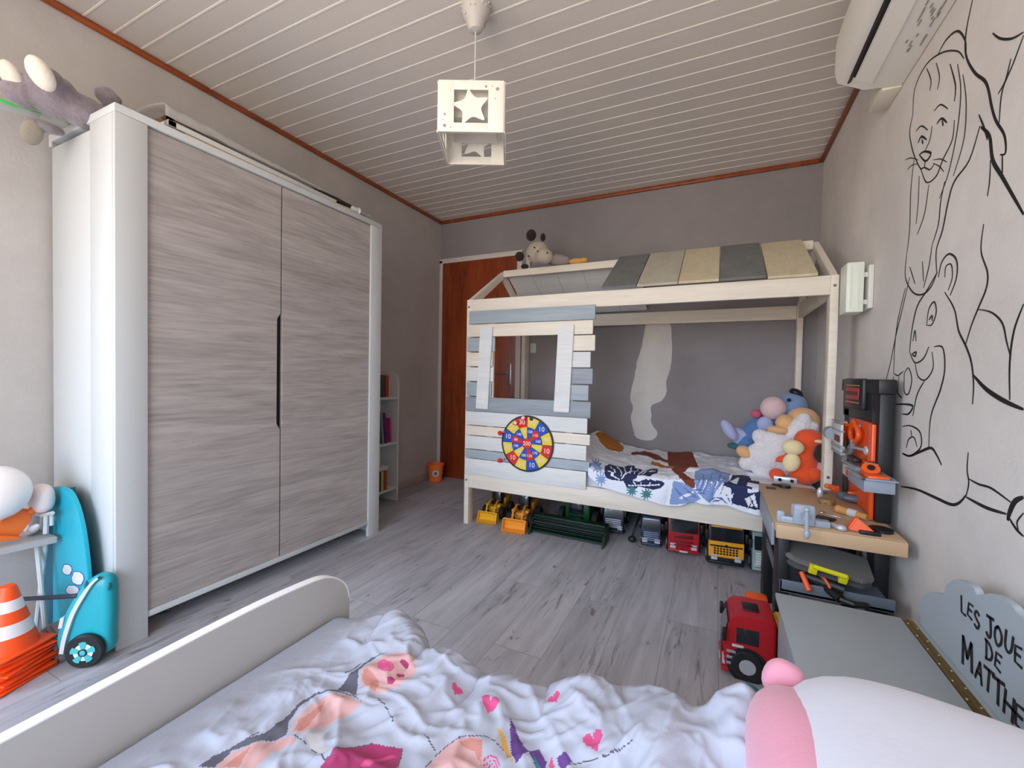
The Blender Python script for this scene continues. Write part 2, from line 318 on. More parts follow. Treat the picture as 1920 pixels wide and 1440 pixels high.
for px, py, yy, rz in ((24, 146, .47, 14), (76, 138, .49, -10)): obj('foot_sole', B().ell(at(px, py, 'y', yy), (.042, .028, .052), (28, rz, 0)), cream, ph)
b = B().ell(at(88, 238, 'y', .56), (.05, .05, .02), (0, 25, 0)).ell(at(72, 234, 'y', .54), (.035, .04, .02)); obj('arm', b, fur, ph, remesh=.006)
obj('ear', B().ell(at(60, 248, 'y', .52), (.016, .03, .045), (0, 28, 0)), mat('tan_plush', (150, 142, 128), .95, bump=.3, scale=80), ph)['label'] = 'tan ear hanging over the edge'
obj('trunk', B().ell(at(200, 180, 'y', .72), (.036, .04, .034), (0, 0, 20)).ell(at(213, 186, 'y', .73), (.022, .03, .022)).tube([at(203, 184, 'y', .72), V((.25, .73, Hw+.045))], .022, 10), fur, ph, remesh=.007)
gl = thing('foam_glider_wing', 'thin pale translucent board with a green edge jutting off the wardrobe top', 'toy part', (.45, .62, Hw))
p0, p1 = at(-30, 140, 'x', .19), at(130, 236, 'x', .19); p1.z = max(p1.z, Hw+.003)
obj('board', B().prism([p0, p1, p1+V((-.05, .0, 0)), p0+V((-.05, 0, .0))], (0, 0, .005)), mat('pale_foam', (196, 200, 194), .4, alpha=.8), gl)
g0, g1, g2 = at(-30, 175, 'x', .20), at(25, 197, 'x', .20), at(78, 213, 'x', .20)
obj('lower_board', B().prism([g0, g2, g2+V((-.03, 0, -.012)), g0+V((-.04, 0, -.02))], (0, 0, -.003)), _mc['pale_foam'], gl)
obj('edge_strip', B().tube([g0, g1, g2], [.005, .0045, .001]), mat('neon_green', (60, 225, 80), .4), gl)
# frames wrapped in plastic, brass and black odds on the wardrobe
def slab(name, label, x0, y0, z0, sx, sy, sz, m_, edge=None, rot=(0, 0, 0), cat='picture frame', grp=None):
    o = thing(name, label, cat, (x0, y0, z0), 0, grp); Mx = Euler([R(a) for a in rot]).to_matrix().to_4x4(); Mx.translation = V((x0, y0, z0))
    t = B(); 
    for q in ((0, 0, 0, sx, .03, sz), (0, sy-.03, 0, sx, sy, sz), (0, 0, 0, .03, sy, sz), (sx-.03, 0, 0, sx, sy, sz)): t.box(q[:3], q[3:], .002)
    t.bm.transform(Mx); obj('frame', t, m_, o)
    t = B().box((.02, .02, sz*.3), (sx-.02, sy-.02, sz*.6)); t.bm.transform(Mx); obj('backing', t, edge or m_, o); return o
brownf = woodmat('brown_frame', (80, 56, 36), (128, 94, 62), 1, 3); gild = mat('ochre_board', (196, 160, 100), .6)
slab('picture_frame', 'flat ochre edged picture frame lowest in the pile on the wardrobe', .10, .83, Hw+.001, .42, .56, .014, gild, brownf, grp=None)
slab('picture_frame', 'long white picture frame lying on the ochre one on the wardrobe', .09, .80, Hw+.018, .43, .84, .022, white, grey, (-.6, 0, 0))
slab('picture_frame', 'dark brown frame lying inside clear plastic wrap on the wardrobe', .10, .82, Hw+.052, .36, .66, .03, brownf, mat('grey_backing', (150, 148, 146), .8), (-2.2, 0, 0))
wrap = mat('clear_wrap', (214, 212, 208), .25, alpha=.42, bump=.7, scale=28)
def wpos(u, v):
    y = .79 + .72*v; a = u*math.pi; x = .285-.24*math.cos(a)*1.0; s = max(0, math.sin(a))**.35
    z = Hw+.046 + (.075-.055*v)*s + .006*fbm(x, y, 14); return V((x, y, max(z, Hw+.046)))
w_ = cloth('plastic_wrap', 30, 60, wpos, None, [wrap], thick=.002); tag(w_, 'crumpled clear plastic wrap over the frames on top of the wardrobe', 'plastic wrap')
ub = thing('umbrella', 'folded black umbrella lying at the right end of the wardrobe top', 'umbrella', (.47, 1.66, Hw))
obj('canopy', B().lathe([(.004, 0), (.022, .03), (.03, .12), (.026, .22), (.012, .34), (.006, .37)], M=Matrix.Translation((.455, 1.42, Hw+.036)) @ Euler((R(-90), 0, R(-8))).to_matrix().to_4x4()), black, ub)
obj('handle', B().cyl((.475, 1.40, Hw+.036), (.49, 1.36, Hw+.036), .007).cyl((.51, 1.80, Hw+.03), (.522, 1.87, Hw+.03), .007), chrome, ub)
rd = thing('curtain_rod', 'thin pale rod with a round white end cap on the wardrobe top', 'rod', (.50, 1.6, Hw))
obj('rod', B().cyl((.50, 1.28, Hw+.008), (.525, 1.73, Hw+.012), .006), mat('pale_wood', (202, 180, 140), .5), rd); obj('end_cap', B().cyl((.526, 1.72, Hw+.022), (.53, 1.765, Hw+.022), .015).ell((.53, 1.765, Hw+.022), (.02, .01, .02)), white, rd)
# ================================================================ BOOKCASE
bc = thing('bookcase', 'narrow white bookcase with rounded top behind the wardrobe', 'bookcase', (.12, 2.46, 0))
def sidep(x0):
    pr = [(2.54, 0), (2.54, .93)] + [(2.50+.04*math.cos(t*math.pi/12), .93+.095*math.sin(t*math.pi/12)) for t in range(1, 7)] + [(2.12, 1.025), (2.12, 0)]
    return pr
# open side faces the room: depth along x, shelves run along y
bx0, bx1, by0, by1 = .022, .20, 2.02, 2.52
def upright(yc):
    p = [(bx0, 0), (bx1, 0), (bx1, .93)] + [(bx1-.09+.09*math.cos(t*R(90)/6), .93+.095*math.sin(t*R(90)/6)) for t in range(1, 7)] + [(bx0, 1.025)]
    return B().prism([(x, yc, z) for x, z in p], (0, .016, 0), bev=.002)
obj('side_panel', upright(by1), white, bc); obj('side_panel', upright(by0), white, bc)
for z in (.115, .475, .83): obj('shelf', B().box((bx0, by0+.017, z-.02), (bx1-.004, by1, z), .002), white, bc)
obj('back_panel', B().box((bx0, by0+.017, .09), (bx0+.006, by1, 1.0)), white, bc)
def book(x, y, z, t, h, d, col, label, tilt=0):
    bk = thing('book', label, 'book', (x, y, z), 0, 'books in the white bookcase')
    Mx = Matrix.Translation((x, y, z)) @ Euler((R(tilt), 0, 0)).to_matrix().to_4x4()
    cm = mat('cover_%d_%d_%d' % col, col, .5)
    q = B().box((-d, 0, 0), (0, .003, h)).box((-d, t-.003, 0), (0, t, h)).box((-.004, 0, 0), (.002, t, h), .0015); q.bm.transform(Mx); obj('cover', q, cm, bk)
    q = B().box((-d+.004, .003, .004), (-.004, t-.003, h-.004)); q.bm.transform(Mx); obj('pages', q, mat('paper', (226, 218, 200), .8), bk); return bk
for a in ((2.335, .83, .05, .17, (58, 70, 70), 'dark green book standing on the top shelf of the bookcase', 0), (2.39, .83, .034, .165, (176, 62, 40), 'red book standing on the top shelf of the bookcase', 0), (2.428, .83, .012, .13, (214, 190, 160), 'thin cream book beside the red one on the top shelf', 0),
          (2.31, .475, .035, .25, (44, 62, 48), 'dark green book on the middle shelf of the bookcase', 4), (2.362, .475, .022, .24, (120, 128, 124), 'pale grey book leaning on the middle shelf', 6), (2.40, .475, .028, .235, (92, 36, 110), 'purple book leaning on the middle shelf of the bookcase', 9), (2.452, .475, .014, .19, (196, 70, 110), 'thin pink book at the right of the middle shelf', 4),
          (2.30, .115, .05, .15, (60, 62, 52), 'dark thick book on the bottom shelf of the bookcase', 0), (2.355, .115, .025, .15, (196, 178, 90), 'yellow book on the bottom shelf of the bookcase', 0), (2.385, .115, .03, .145, (150, 70, 40), 'rust and black book rightmost on the bottom shelf', 0)):
    book(bx1-.012, a[0], a[1], a[2], a[3], .13, a[4], a[5], a[6])
bx = thing('storage_box', 'shallow white box lying on the books of the bottom shelf', 'box', (.11, 2.37, .272))
obj('tray', B().box((.03, 2.29, .268), (.185, 2.43, .285), .004), white, bx); obj('lid', B().box((.026, 2.284, .285), (.189, 2.436, .297), .005), white, bx)
# bucket
bk = thing('bucket', 'small orange bucket with a round white sticker by the brown door', 'bucket', (.105, 3.17, 0))
obj('pail', B().lathe([(.0, .004), (.052, .002), (.058, .006), (.074, .155), (.08, .157), (.08, .17), (.072, .17), (.071, .158), (.056, .02), (0, .018)], (.105, 3.17, 0), 28), mat('bucket_orange', (255, 128, 58), .4), bk)
d = (CAM-V((.105, 3.17, 1.022))).normalized(); cc = V((.105, 3.17, .092))+d*.069
q = B().cyl(cc-d*.003, cc+d*.001, .03, seg=24, mi=0).cyl(cc+d*.0005, cc+d*.0018, .017, seg=20, mi=1); obj('sticker', q, [white, mat('sticker_blue', (88, 110, 160), .5)], bk)
# ================================================================ CEILING LAMP
lp = thing('pendant_lamp', 'white cube pendant lamp with a cut-out star hanging from the ceiling', 'lamp', (1.555, 1.37, 2.4985))
lx, ly = 1.555, 1.37
obj('canopy', B().lathe([(.0, 0), (.058, 0), (.058, -.01), (.05, -.05), (.036, -.068), (.034, -.085), (.024, -.1), (.01, -.105), (0, -.106)], (lx, ly, 2.498), 28), mat('canopy_grey', (196, 192, 186), .5), lp)
q = B()
for i in range(14): 
    a = i*2.4; z = 2.488-.045*(i % 4)/3; rr = .0585-.008*(i % 4)/3; q.ell((lx+rr*math.cos(a), ly+rr*math.sin(a), z), (.004, .004, .004), u=8, v=6)
obj('canopy_dots', q, white, lp)
LZ0, LZ1, LW = 1.925, 2.115, .122
obj('cord', B().cyl((lx, ly, 2.40), (lx, ly, LZ1-.02), .0028, seg=8), white, lp)
shade = mat('lamp_card', (238, 234, 222), .6)
def starpts(r, r2, n=5, a0=90, rnd=False):
    return [((r if i % 2 == 0 else r2)*math.cos(R(a0+i*180/n)), (r if i % 2 == 0 else r2)*math.sin(R(a0+i*180/n))) for i in range(2*n)]
LM = Matrix.Translation((lx, ly, 0)) @ Matrix.Rotation(R(25.5), 4, 'Z')
hz = (LZ1-LZ0)/2; mz = (LZ0+LZ1)/2
for k in range(4):
    Mx = LM @ Matrix.Rotation(R(90*k), 4, 'Z') @ Matrix.Translation((0, -LW, mz)) @ Matrix.Rotation(R(90), 4, 'X')
    q = B(); w = LW; h = hz; a = .064; c1 = -.004
    for x0, z0, x1, z1 in ((-w, -h, -a, h), (a, -h, w, h), (-a, -h, a, -.060), (-a, .062, a, h)): q.box((x0, z0, 0), (x1, z1, .004), .0008)
    q.box((-w, -h, -.003), (w, -h+.008, .006)).box((-w, h-.006, -.003), (w, h, .006))
    pr = [V((x, y, 0)) for x, y in starpts(.070, .038, a0=100)]; pr = smoothpts(pr+[pr[0]], 4)[:-1]
    q.prism([p*1.0+V((0, .0, .0)) for p in pr], (0, 0, .004))
    q.bm.transform(Mx); obj('shade_panel', q, shade, lp)
    q = B()
    for sx, sz, r in ((.098, .066, .009), (.055, .074, .006), (-.098, -.072, .009), (-.098, -.030, .006), (.090, .03, .003), (-.104, -.05, .003), (-.075, -.078, .003), (.078, .075, .003)):
        q.prism([(sx+x, sz+y, .0035) for x, y in starpts(r, r*.5)], (0, 0, .0012))
    q.bm.transform(Mx); obj('star_prints', q, mat('grey_star', (150, 144, 136), .6), lp)
q = B(); 
for k in range(4):
    t = B().box((-.09, -.09, 2.0), (.09, -.087, LZ1-.012)); t.bm.transform(LM @ Matrix.Rotation(R(90*k), 4, 'Z')); me = bpy.data.meshes.new('t'); t.bm.to_mesh(me); q.bm.from_mesh(me)
obj('inner_diffuser', q, mat('diffuser', (214, 210, 204), .6, alpha=.7), lp)
# ================================================================ AIR CONDITIONER
ac = thing('air_conditioner', 'white wall air conditioner high on the right wall above the line drawing', 'air conditioner', (W, 1.6, 2.14))
prof = [(W-.001, 2.425), (W-.16, 2.43), (W-.195, 2.41), (W-.207, 2.36), (W-.208, 2.25), (W-.198, 2.20), (W-.12, 2.155), (W-.02, 2.145), (W-.001, 2.145)]
acm = mat('ac_plastic', (236, 234, 226), .32)
q = B().prism([(x, 1.18, z) for x, z in prof], (0, .80, 0), bev=.003); obj('body', q, acm, ac)
q = B().prism([(x, 1.175, z) for x, z in [(W-.165, 2.434), (W-.20, 2.416), (W-.212, 2.36), (W-.213, 2.25), (W-.204, 2.205), (W-.190, 2.197), (W-.19, 2.40)]], (0, .81, 0), bev=.003); obj('front_panel', q, acm, ac)
q = B().prism([(x, 1.22, z) for x, z in [(W-.176, 2.187), (W-.160, 2.178), (W-.160, 2.186), (W-.176, 2.195)]], (0, .70, 0)); q.box((W-.178, 1.20, 2.180), (W-.160, 1.95, 2.184), rot=(0, -27, 0)); obj('air_slot', q, black, ac)
q = B().box((W-.155, 1.21, 2.1615), (W-.10, 1.93, 2.1665), .001, rot=(0, -26, 0)); 
q = B().prism([(x, 1.21, z) for x, z in [(W-.158, 2.1715), (W-.105, 2.1485), (W-.105, 2.152), (W-.158, 2.175)]], (0, .72, 0)); obj('louvre_flap', q, acm, ac)
def under(x, y, dz=0): 
    z = 2.155 - (x-(W-.12))*.1; return V((x, y, z-.001-dz))
q = B(); random.seed(3)
for i in range(34):
    y = 1.26+.52*random.random(); x = W-.075+.05*random.random(); w = .004+.008*random.random(); l = .01+.03*random.random()
    z = 2.1499-(x-(W-.075))*.1; q.box((x, y, z-.0016), (x+.0035, y+l, z-.0004))
obj('printed_label', q, mat('label_ink', (150, 148, 144), .6), ac)
obj('pipe_cover', B().box((W-.062, 1.982, 2.140), (W-.001, 2.14, 2.205), .003), mat('pipe_cover_white', (222, 216, 202), .5), ac)
wb = thing('wall_box', 'pale green-white box bracketed to the right wall beside the bed post', 'wall box', (3.03, 2.3, 1.33))
obj('cover', B().box((2.972, 2.225, 1.325), (3.035, 2.335, 1.545), .004).box((2.985, 2.221, 1.34), (2.99, 2.226, 1.53)).box((3.012, 2.221, 1.34), (3.016, 2.226, 1.53)), mat('pale_green_metal', (222, 228, 214), .4), wb)
obj('wall_plate', B().box((3.05, 2.225, 1.34), (3.069, 2.34, 1.53), .004).box((3.03, 2.24, 1.36), (3.055, 2.33, 1.38)).box((3.03, 2.24, 1.48), (3.055, 2.33, 1.50)), mat('plate_white', (215, 216, 208), .5), wb)
# ================================================================ LINE DRAWING ON THE RIGHT WALL (plain generic big cats)
ink = mat('black_vinyl', (22, 20, 20), .6)
strokes = [
 # big cat head, plain
 ([(1712, 215), (1716, 165), (1738, 120), (1768, 98), (1796, 96), (1808, 110)], 2.2), ([(1760, 100), (1775, 74), (1796, 58), (1810, 75), (1812, 100)], 3),
 ([(1712, 215), (1706, 250), (1714, 290), (1728, 320)], 2), ([(1728, 320), (1738, 342), (1756, 330), (1768, 300), (1786, 262), (1790, 225)], 2.4),
 ([(1722, 268), (1728, 256), (1738, 262)], 3.2), ([(1757, 232), (1766, 222), (1776, 230)], 3.2), ([(1729, 262), (1731, 270)], 3), ([(1767, 226), (1769, 236)], 3),
 ([(1718, 246), (1728, 236), (1740, 244)], 2), ([(1752, 208), (1764, 196), (1778, 204)], 2),
 ([(1748, 236), (1744, 262), (1734, 284)], 1.6), ([(1724, 290), (1734, 284), (1746, 288), (1736, 302), (1724, 290)], 3.4), ([(1735, 302), (1734, 314)], 1.8), ([(1720, 306), (1727, 316), (1734, 314), (1744, 318), (1752, 308)], 2),
 ([(1722, 300), (1708, 296), (1698, 300)], 1.4), ([(1722, 306), (1710, 310), (1702, 318)], 1.4), ([(1750, 300), (1764, 298), (1776, 304)], 1.4), ([(1750, 306), (1762, 312), (1770, 322)], 1.4), ([(1738, 128), (1746, 150), (1744, 170)], 1.8), ([(1756, 118), (1762, 144), (1758, 168)], 1.8),
 # mane strands
 ([(1796, 120), (1802, 170), (1796, 240), (1780, 320), (1762, 372)], 2), ([(1806, 140), (1812, 190), (1808, 260), (1788, 330)], 1.8), ([(1782, 120), (1792, 160), (1790, 190)], 2.5),
 ([(1714, 300), (1708, 360), (1706, 430), (1700, 480)], 1.8), ([(1724, 330), (1722, 380), (1718, 420)], 1.5), ([(1742, 346), (1734, 400), (1720, 440)], 1.8), ([(1772, 340), (1764, 380), (1760, 420), (1748, 460)], 2.2),
 ([(1700, 480), (1698, 520), (1712, 548), (1730, 552), (1746, 538), (1758, 510)], 2.6), ([(1706, 500), (1716, 532)], 1.8), ([(1730, 490), (1732, 528)], 1.6), ([(1748, 460), (1742, 500), (1732, 540)], 2),
 ([(1838, 236), (1818, 300), (1790, 340), (1778, 380), (1768, 430), (1756, 470), (1757, 512)], 3.2), ([(1836, 215), (1846, 240), (1852, 262)], 3),
 # back and shoulder
 ([(1824, 0), (1812, 60), (1812, 104), (1828, 136), (1850, 156), (1860, 200), (1868, 226), (1884, 254), (1886, 286), (1876, 290)], 4.6), ([(1840, 238), (1856, 256), (1862, 300), (1880, 332), (1920, 402)], 7), ([(1858, 300), (1856, 340), (1852, 368)], 2), ([(1880, 290), (1880, 330)], 2.4),
 ([(1920, 66), (1900, 120), (1880, 170), (1874, 230)], 2.6), ([(1896, 110), (1886, 150), (1872, 176)], 2.4), ([(1862, 62), (1876, 72), (1898, 72), (1920, 60)], 3.4),
 ([(1845, 420), (1840, 470), (1852, 510), (1850, 540), (1836, 575), (1822, 610), (1810, 650)], 3.2), ([(1834, 580), (1860, 586), (1880, 606), (1888, 640), (1894, 664)], 3), ([(1920, 570), (1902, 620), (1894, 680), (1894, 750)], 3.6),
 # smaller cat, plain round head
 ([(1760, 520), (1766, 492), (1780, 476), (1794, 488), (1794, 520), (1782, 554)], 3), ([(1772, 520), (1774, 500), (1784, 496), (1786, 520), (1778, 545)], 2), ([(1758, 510), (1738, 545), (1720, 575), (1710, 620), (1706, 660)], 2.6),
 ([(1738, 610), (1742, 580), (1752, 566), (1756, 585), (1748, 608), (1738, 610)], 2.6), ([(1742, 600), (1748, 592), (1748, 602)], 3), ([(1712, 640), (1716, 620), (1718, 640)], 2.2),
 ([(1706, 660), (1716, 680), (1732, 672), (1742, 650)], 2.4), ([(1716, 680), (1722, 706), (1736, 712), (1750, 690), (1748, 660)], 2.2), ([(1710, 664), (1718, 660), (1716, 668), (1710, 664)], 3),
 ([(1772, 548), (1790, 580), (1798, 620), (1812, 650), (1822, 680), (1826, 720), (1824, 758)], 3.6), ([(1826, 704), (1850, 730), (1884, 752), (1920, 768)], 7.5),
 ([(1706, 520), (1692, 580), (1680, 630), (1670, 680), (1660, 720)], 2), ([(1698, 540), (1684, 600), (1678, 650), (1676, 700)], 1.8),
 # legs and paws
 ([(1752, 650), (1768, 652), (1772, 690), (1764, 730), (1746, 780), (1742, 838)], 3), ([(1734, 714), (1720, 740), (1712, 780)], 2.2), ([(1676, 700), (1684, 704), (1694, 696)], 2), ([(1676, 706), (1674, 730), (1680, 744)], 2), ([(1686, 706), (1684, 736), (1692, 746)], 2), ([(1696, 700), (1696, 734), (1704, 738), (1710, 712), (1704, 690), (1696, 700)], 2.2),
 ([(1678, 758), (1700, 758), (1712, 762), (1704, 776), (1692, 776)], 3.2), ([(1692, 800), (1706, 798), (1722, 806), (1728, 820), (1726, 840), (1708, 854), (1694, 850)], 2.6), ([(1700, 840), (1704, 824), (1714, 820), (1720, 838)], 2), ([(1708, 806), (1710, 818)], 1.6),
 ([(1692, 850), (1706, 855), (1728, 846), (1746, 840), (1756, 852), (1766, 872)], 4.2), ([(1816, 848), (1814, 880), (1817, 906), (1812, 930)], 2.6), ([(1817, 898), (1836, 908), (1860, 916), (1896, 942)], 3.4), ([(1812, 932), (1850, 952), (1888, 964)], 5),
 ([(1690, 912), (1720, 918), (1752, 932), (1784, 946), (1800, 942), (1812, 928)], 4.6), ([(1920, 932), (1904, 940), (1894, 960), (1890, 976)], 9), ([(1892, 970), (1906, 992), (1920, 1006)], 4), ([(1920, 962), (1908, 978), (1910, 994)], 2.4)]
q = B()
for s_, w in strokes:
    pp = smoothpts([(*p, 0) for p in s_], 5); w3 = [at(p.x, p.y, 'x', W) for p in pp]; n = len(w3); ppm = FPX/((w3[n//2]-CAM).dot(_f)); t = bmesh.new(); rows = []
    for i, p in enumerate(w3):
        dd = (w3[min(i+1, n-1)]-w3[max(i-1, 0)]).normalized(); nn = V((0, -dd.z, dd.y)); f_ = i/(n-1); hw = .5*w/ppm*(.35+.75*math.sin(math.pi*min(max(f_, .02), .98))**.7)
        hw = hw*1.15
        rows.append([t.verts.new(p+nn*hw), t.verts.new(p-nn*hw), t.verts.new(p-nn*hw+V((-.0012, 0, 0))), t.verts.new(p+nn*hw+V((-.0012, 0, 0)))])
    for a, c in zip(rows, rows[1:]):
        for k in range(4): t.faces.new((a[k], a[(k+1) % 4], c[(k+1) % 4], c[k]))
    q.add(t)
tag(obj('wall_decal', q, ink, smooth=0), 'black line drawing of big cats covering the right wall', 'wall decal')
# ================================================================ HOUSE BED
cw = dict(fine=.3); creamw = woodmat('cream_painted_wood', (218, 208, 190), (236, 228, 214), 0, 1.5, .6); greyw = woodmat('grey_painted_wood', (132, 142, 150), (156, 164, 170), 0, 1.6, .6); lightw = woodmat('pale_painted_wood', (206, 210, 210), (228, 228, 224), 0, 1.5, .6)
bluew = woodmat('blue_grey_painted_wood', (148, 160, 168), (172, 182, 188), 0, 1.5, .6); tanw = woodmat('tan_board', (196, 184, 152), (216, 204, 172), 1, 1.5, .6); dkw = woodmat('dark_grey_board', (104, 106, 104), (126, 127, 124), 1, 1.5, .6); palew = woodmat('stone_grey_board', (176, 170, 152), (196, 190, 172), 1, 1.5, .6)
hb = thing('house_bed', 'white wooden house bed with plank wall, window and slatted roof', 'bed', (1.95, 2.83, 0))
X0, X1, YF, YB = .93, 2.972, 2.347, 3.32
for x in (X0, X1-.034):
    for y in (YF, YB-.07): obj('post', B().box((x, y, 0), (x+.034, y+.07, 1.52), .003), creamw, hb)
def rail(n, lo, hi, m_=creamw, **k): return obj(n, B().box(lo, hi, .003, **k), m_, hb)
rail('top_rail', (X0+.034, YF+.002, 1.428), (X1-.034, YF+.026, 1.52)); rail('top_rail', (X0+.034, YB-.03, 1.428), (X1-.034, YB-.006, 1.52))
for x in (X0+.004, X1-.03): rail('end_rail', (x, YF+.07, 1.43), (x+.026, YB-.07, 1.52))
rail('bed_rail', (X0+.034, YF+.002, .25), (X1-.034, YF+.028, .362)); rail('bed_rail', (X0+.034, YB-.03, .25), (X1-.034, YB-.006, .362))
for x in (X0+.004, X1-.03): rail('bed_end', (x, YF+.07, .25), (x+.026, YB-.07, .362)); 
AY, AZ = 2.835, 1.815
def rafter(x, y0):
    s = 1 if AY > y0 else -1; d = V((0, AY-y0, AZ-1.505)).normalized(); n = V((0, -d.z*s, d.y*s))
    n = V((0, -d.z, d.y)) if s > 0 else V((0, d.z, -d.y))
    a = V((x, y0, 1.52)); c = V((x, AY, AZ)); return B().prism([a-n*0, c, c-n*.045+V((0, 0, 0)), a-n*.045+V((0, s*.02, .0))], (.03, 0, 0), bev=.002)
for x in (X0+.002, X1-.032):
    obj('rafter', rafter(x, YF+.01), creamw, hb); obj('rafter', rafter(x, YB-.01), creamw, hb)
rail('ridge_beam', (X0+.03, AY-.016, AZ-.045), (X1-.03, AY+.016, AZ+.005))
obj('slat_base', B().box((X0+.03, YF+.03, .30), (X1-.03, YB-.03, .318)), creamw, hb)
# roof boards on the front slope
sd = V((0, AY-(YF-.014), 1.828-1.522)).normalized(); sn = V((0, -sd.z, sd.y))
for (x0, x1, m_, lz) in ((1.849, 2.046, dkw, 0), (2.05, 2.262, palew, .0), (2.266, 2.462, tanw, .0), (2.467, 2.672, dkw, .0), (2.68, 2.886, tanw, -.008)):
    a = V((x0, YF-.018-lz, 1.523+lz*.6)); c = a + sd*.585
    obj('roof_board', B().prism([a, a+V((x1-x0, 0, 0)), c+V((x1-x0, 0, 0)), c], sn*.014, bev=.0015), m_, hb)
sd2 = V((0, YB+.002-AY, 1.525-AZ)).normalized(); sn2 = V((0, -sd2.z, sd2.y))
for i in range(5):
    x0 = .966+i*.2; a = V((x0, AY+.02, AZ-.004)); c = a + sd2*.53
    obj('roof_board', B().prism([a, a+V((.198, 0, 0)), c+V((.198, 0, 0)), c], sn2*.012), lightw, hb)
# plank wall on the front
def plank(x0, x1, z1, z0, m_, n='wall_plank', y=0): obj(n, B().box((x0, YF-.014-y, z0), (x1, YF-y, z1), .0025), m_, hb)
plank(.956, 1.815, 1.44, 1.354, bluew); plank(.944, 1.803, 1.350, 1.268, creamw)
for i, (ml, mr_, rx) in enumerate(((bluew, creamw, 1.818), (creamw, lightw, 1.793), (lightw, greyw, 1.808), (bluew, bluew, 1.785))):
    z = 1.262-i*.0985; plank(.945, (1.155, 1.14, 1.148, 1.135)[i], z, z-.092, ml); plank(1.592, rx, z, z-.092, mr_)
for z1, z0, x1, m_ in ((.868, .772, 1.80, greyw), (.770, .679, 1.782, lightw), (.674, .611, 1.80, creamw), (.606, .518, 1.78, lightw), (.513, .456, 1.80, bluew), (.452, .345, 1.782, lightw)): plank(.942, x1, z1, z0, m_)
for xx in (1.10, 1.645): rail('window_upright', (xx, YF+.001, .36), (xx+.04, YF+.02, 1.43))
def shutter(x0, x1, xb0, xb1, z1, z0): obj('window_shutter', B().prism([(x0, YF-.015, z1), (x1, YF-.015, z1), (xb1, YF-.015, z0), (xb0, YF-.015, z0)], (0, -.014, 0), bev=.002), lightw, hb)
shutter(1.052, 1.143, 1.027, 1.118, 1.329, .792); shutter(1.594, 1.692, 1.575, 1.672, 1.325, .80)
q = B()
for x, z in ((.947, 1.47), (.947, .30), (2.955, 1.47), (2.955, .56)): q.cyl((x, YF+.001, z), (x, YF-.002, z), .007, seg=12)
obj('bolt', q, mat('screw_metal', (120, 116, 110), .4, .8), hb)
# mattress and bedding
ms = tag(obj('mattress', B().box((X0+.04, YF+.034, .32), (X1-.04, YB-.035, .44), .03, seg=4), mat('sheet_white', (214, 218, 228), .85)), 'pale mattress lying inside the white house bed', 'mattress')
ptop = lambda x, y: .449
pm = cloth('pillow', 30, 24, lambda u, v: V((.98+.42*u, 2.55+.62*v, .446+.19*max(0, math.sin(math.pi*u)*math.sin(math.pi*v))**.45 + .01*fbm(u*2, v*2, 3))), None, [mat('pillow_linen', (214, 212, 214), .9)], thick=-.004)
tag(pm, 'pale pillow at the plank wall end of the house bed', 'pillow')
DX0, DX1 = 1.60, 2.93
def hem(x):   # how far the quilt hangs in front of the rail
    P = ((1.6, .445), (1.79, .445), (1.806, .42), (1.892, .384), (1.993, .367), (2.102, .352), (2.182, .337), (2.243, .328), (2.305, .334), (2.36, .362), (2.435, .358), (2.534, .366), (2.60, .350), (2.677, .345), (2.8, .34), (2.93, .37))
    for (a, za), (c, zc) in zip(P, P[1:]):
        if x <= c: return za+(zc-za)*(x-a)/(c-a)
    return P[-1][1]
SB = 3.28
def duv(u, v):
    x = DX0+(DX1-DX0)*u; top = SB-2.335; hz_ = .46-hem(x); s = v*(top+hz_)
    lump = .035*smooth01((x-1.9)/.5)*math.exp(-((x-2.45)/.3)**2)
    head = .10*math.exp(-((x-1.62)/.16)**2)
    if s < top:
        fr_ = 2.335+.06*(1-smooth01((x-1.785)/.03)); y = max(SB-s, fr_); e = min(1, (y-fr_)/.05); z = .458+.022*fbm(x, y, 4)+lump*math.exp(-((y-2.5)/.18)**2)+head+.012*abs(fbm(x+5, y, 9, 2)); z -= .012*(1-e)**2
        z = max(z, .449)
        return V((x, y, z))
    d = s-top
    if x < 1.80: return V((x, 2.335+.06*(1-smooth01((x-1.785)/.03)), max(.449, .452)-d*.1))
    y = 2.335-.012-.018*(math.sin(x*24)+.7*math.sin(x*57+1))*.5*min(1, d/.06)-.012*fbm(x, d, 9); z = .452-d + lump*math.exp(-d*12) + head*math.exp(-d*9)
    return V((x, min(y, 2.322), z))
dn = [('quilt_white', (232, 236, 246)), ('quilt_navy', (38, 46, 84)), ('quilt_rust', (126, 58, 36)), ('quilt_ochre', (186, 118, 40)), ('quilt_teal', (70, 130, 136)), ('quilt_blue', (92, 112, 170)), ('quilt_skyblue', (132, 158, 206))]
dm = [mat(n, c, .9, bump=.15, scale=60) for n, c in dn]
def s_of(px, py):   # lay a printed motif on the unrolled quilt
    P = at(px, py, 'z', .47)
    if P.y >= 2.335: return (P.x, SB-P.y)
    P = at(px, py, 'y', 2.32); return (P.x, SB-2.335+(.452-P.z))
def cr(L, ox, oy, k): return [s_of(ox+x/k, oy+y/k) for x, y in L]
prints = []
def ellp(cx, cy, rx, ry, a, n=14): return [(cx+rx*math.cos(t)*math.cos(R(a))-ry*math.sin(t)*math.sin(R(a)), cy+rx*math.cos(t)*math.sin(R(a))+ry*math.sin(t)*math.cos(R(a))) for t in [2*math.pi*i/n for i in range(n)]]
def pr_(mi, L, ox=1090, oy=700, k=4.): prints.append((mi, cr(L, ox, oy, k)))
pr_(3, ellp(210, 565, 110, 30, 4))
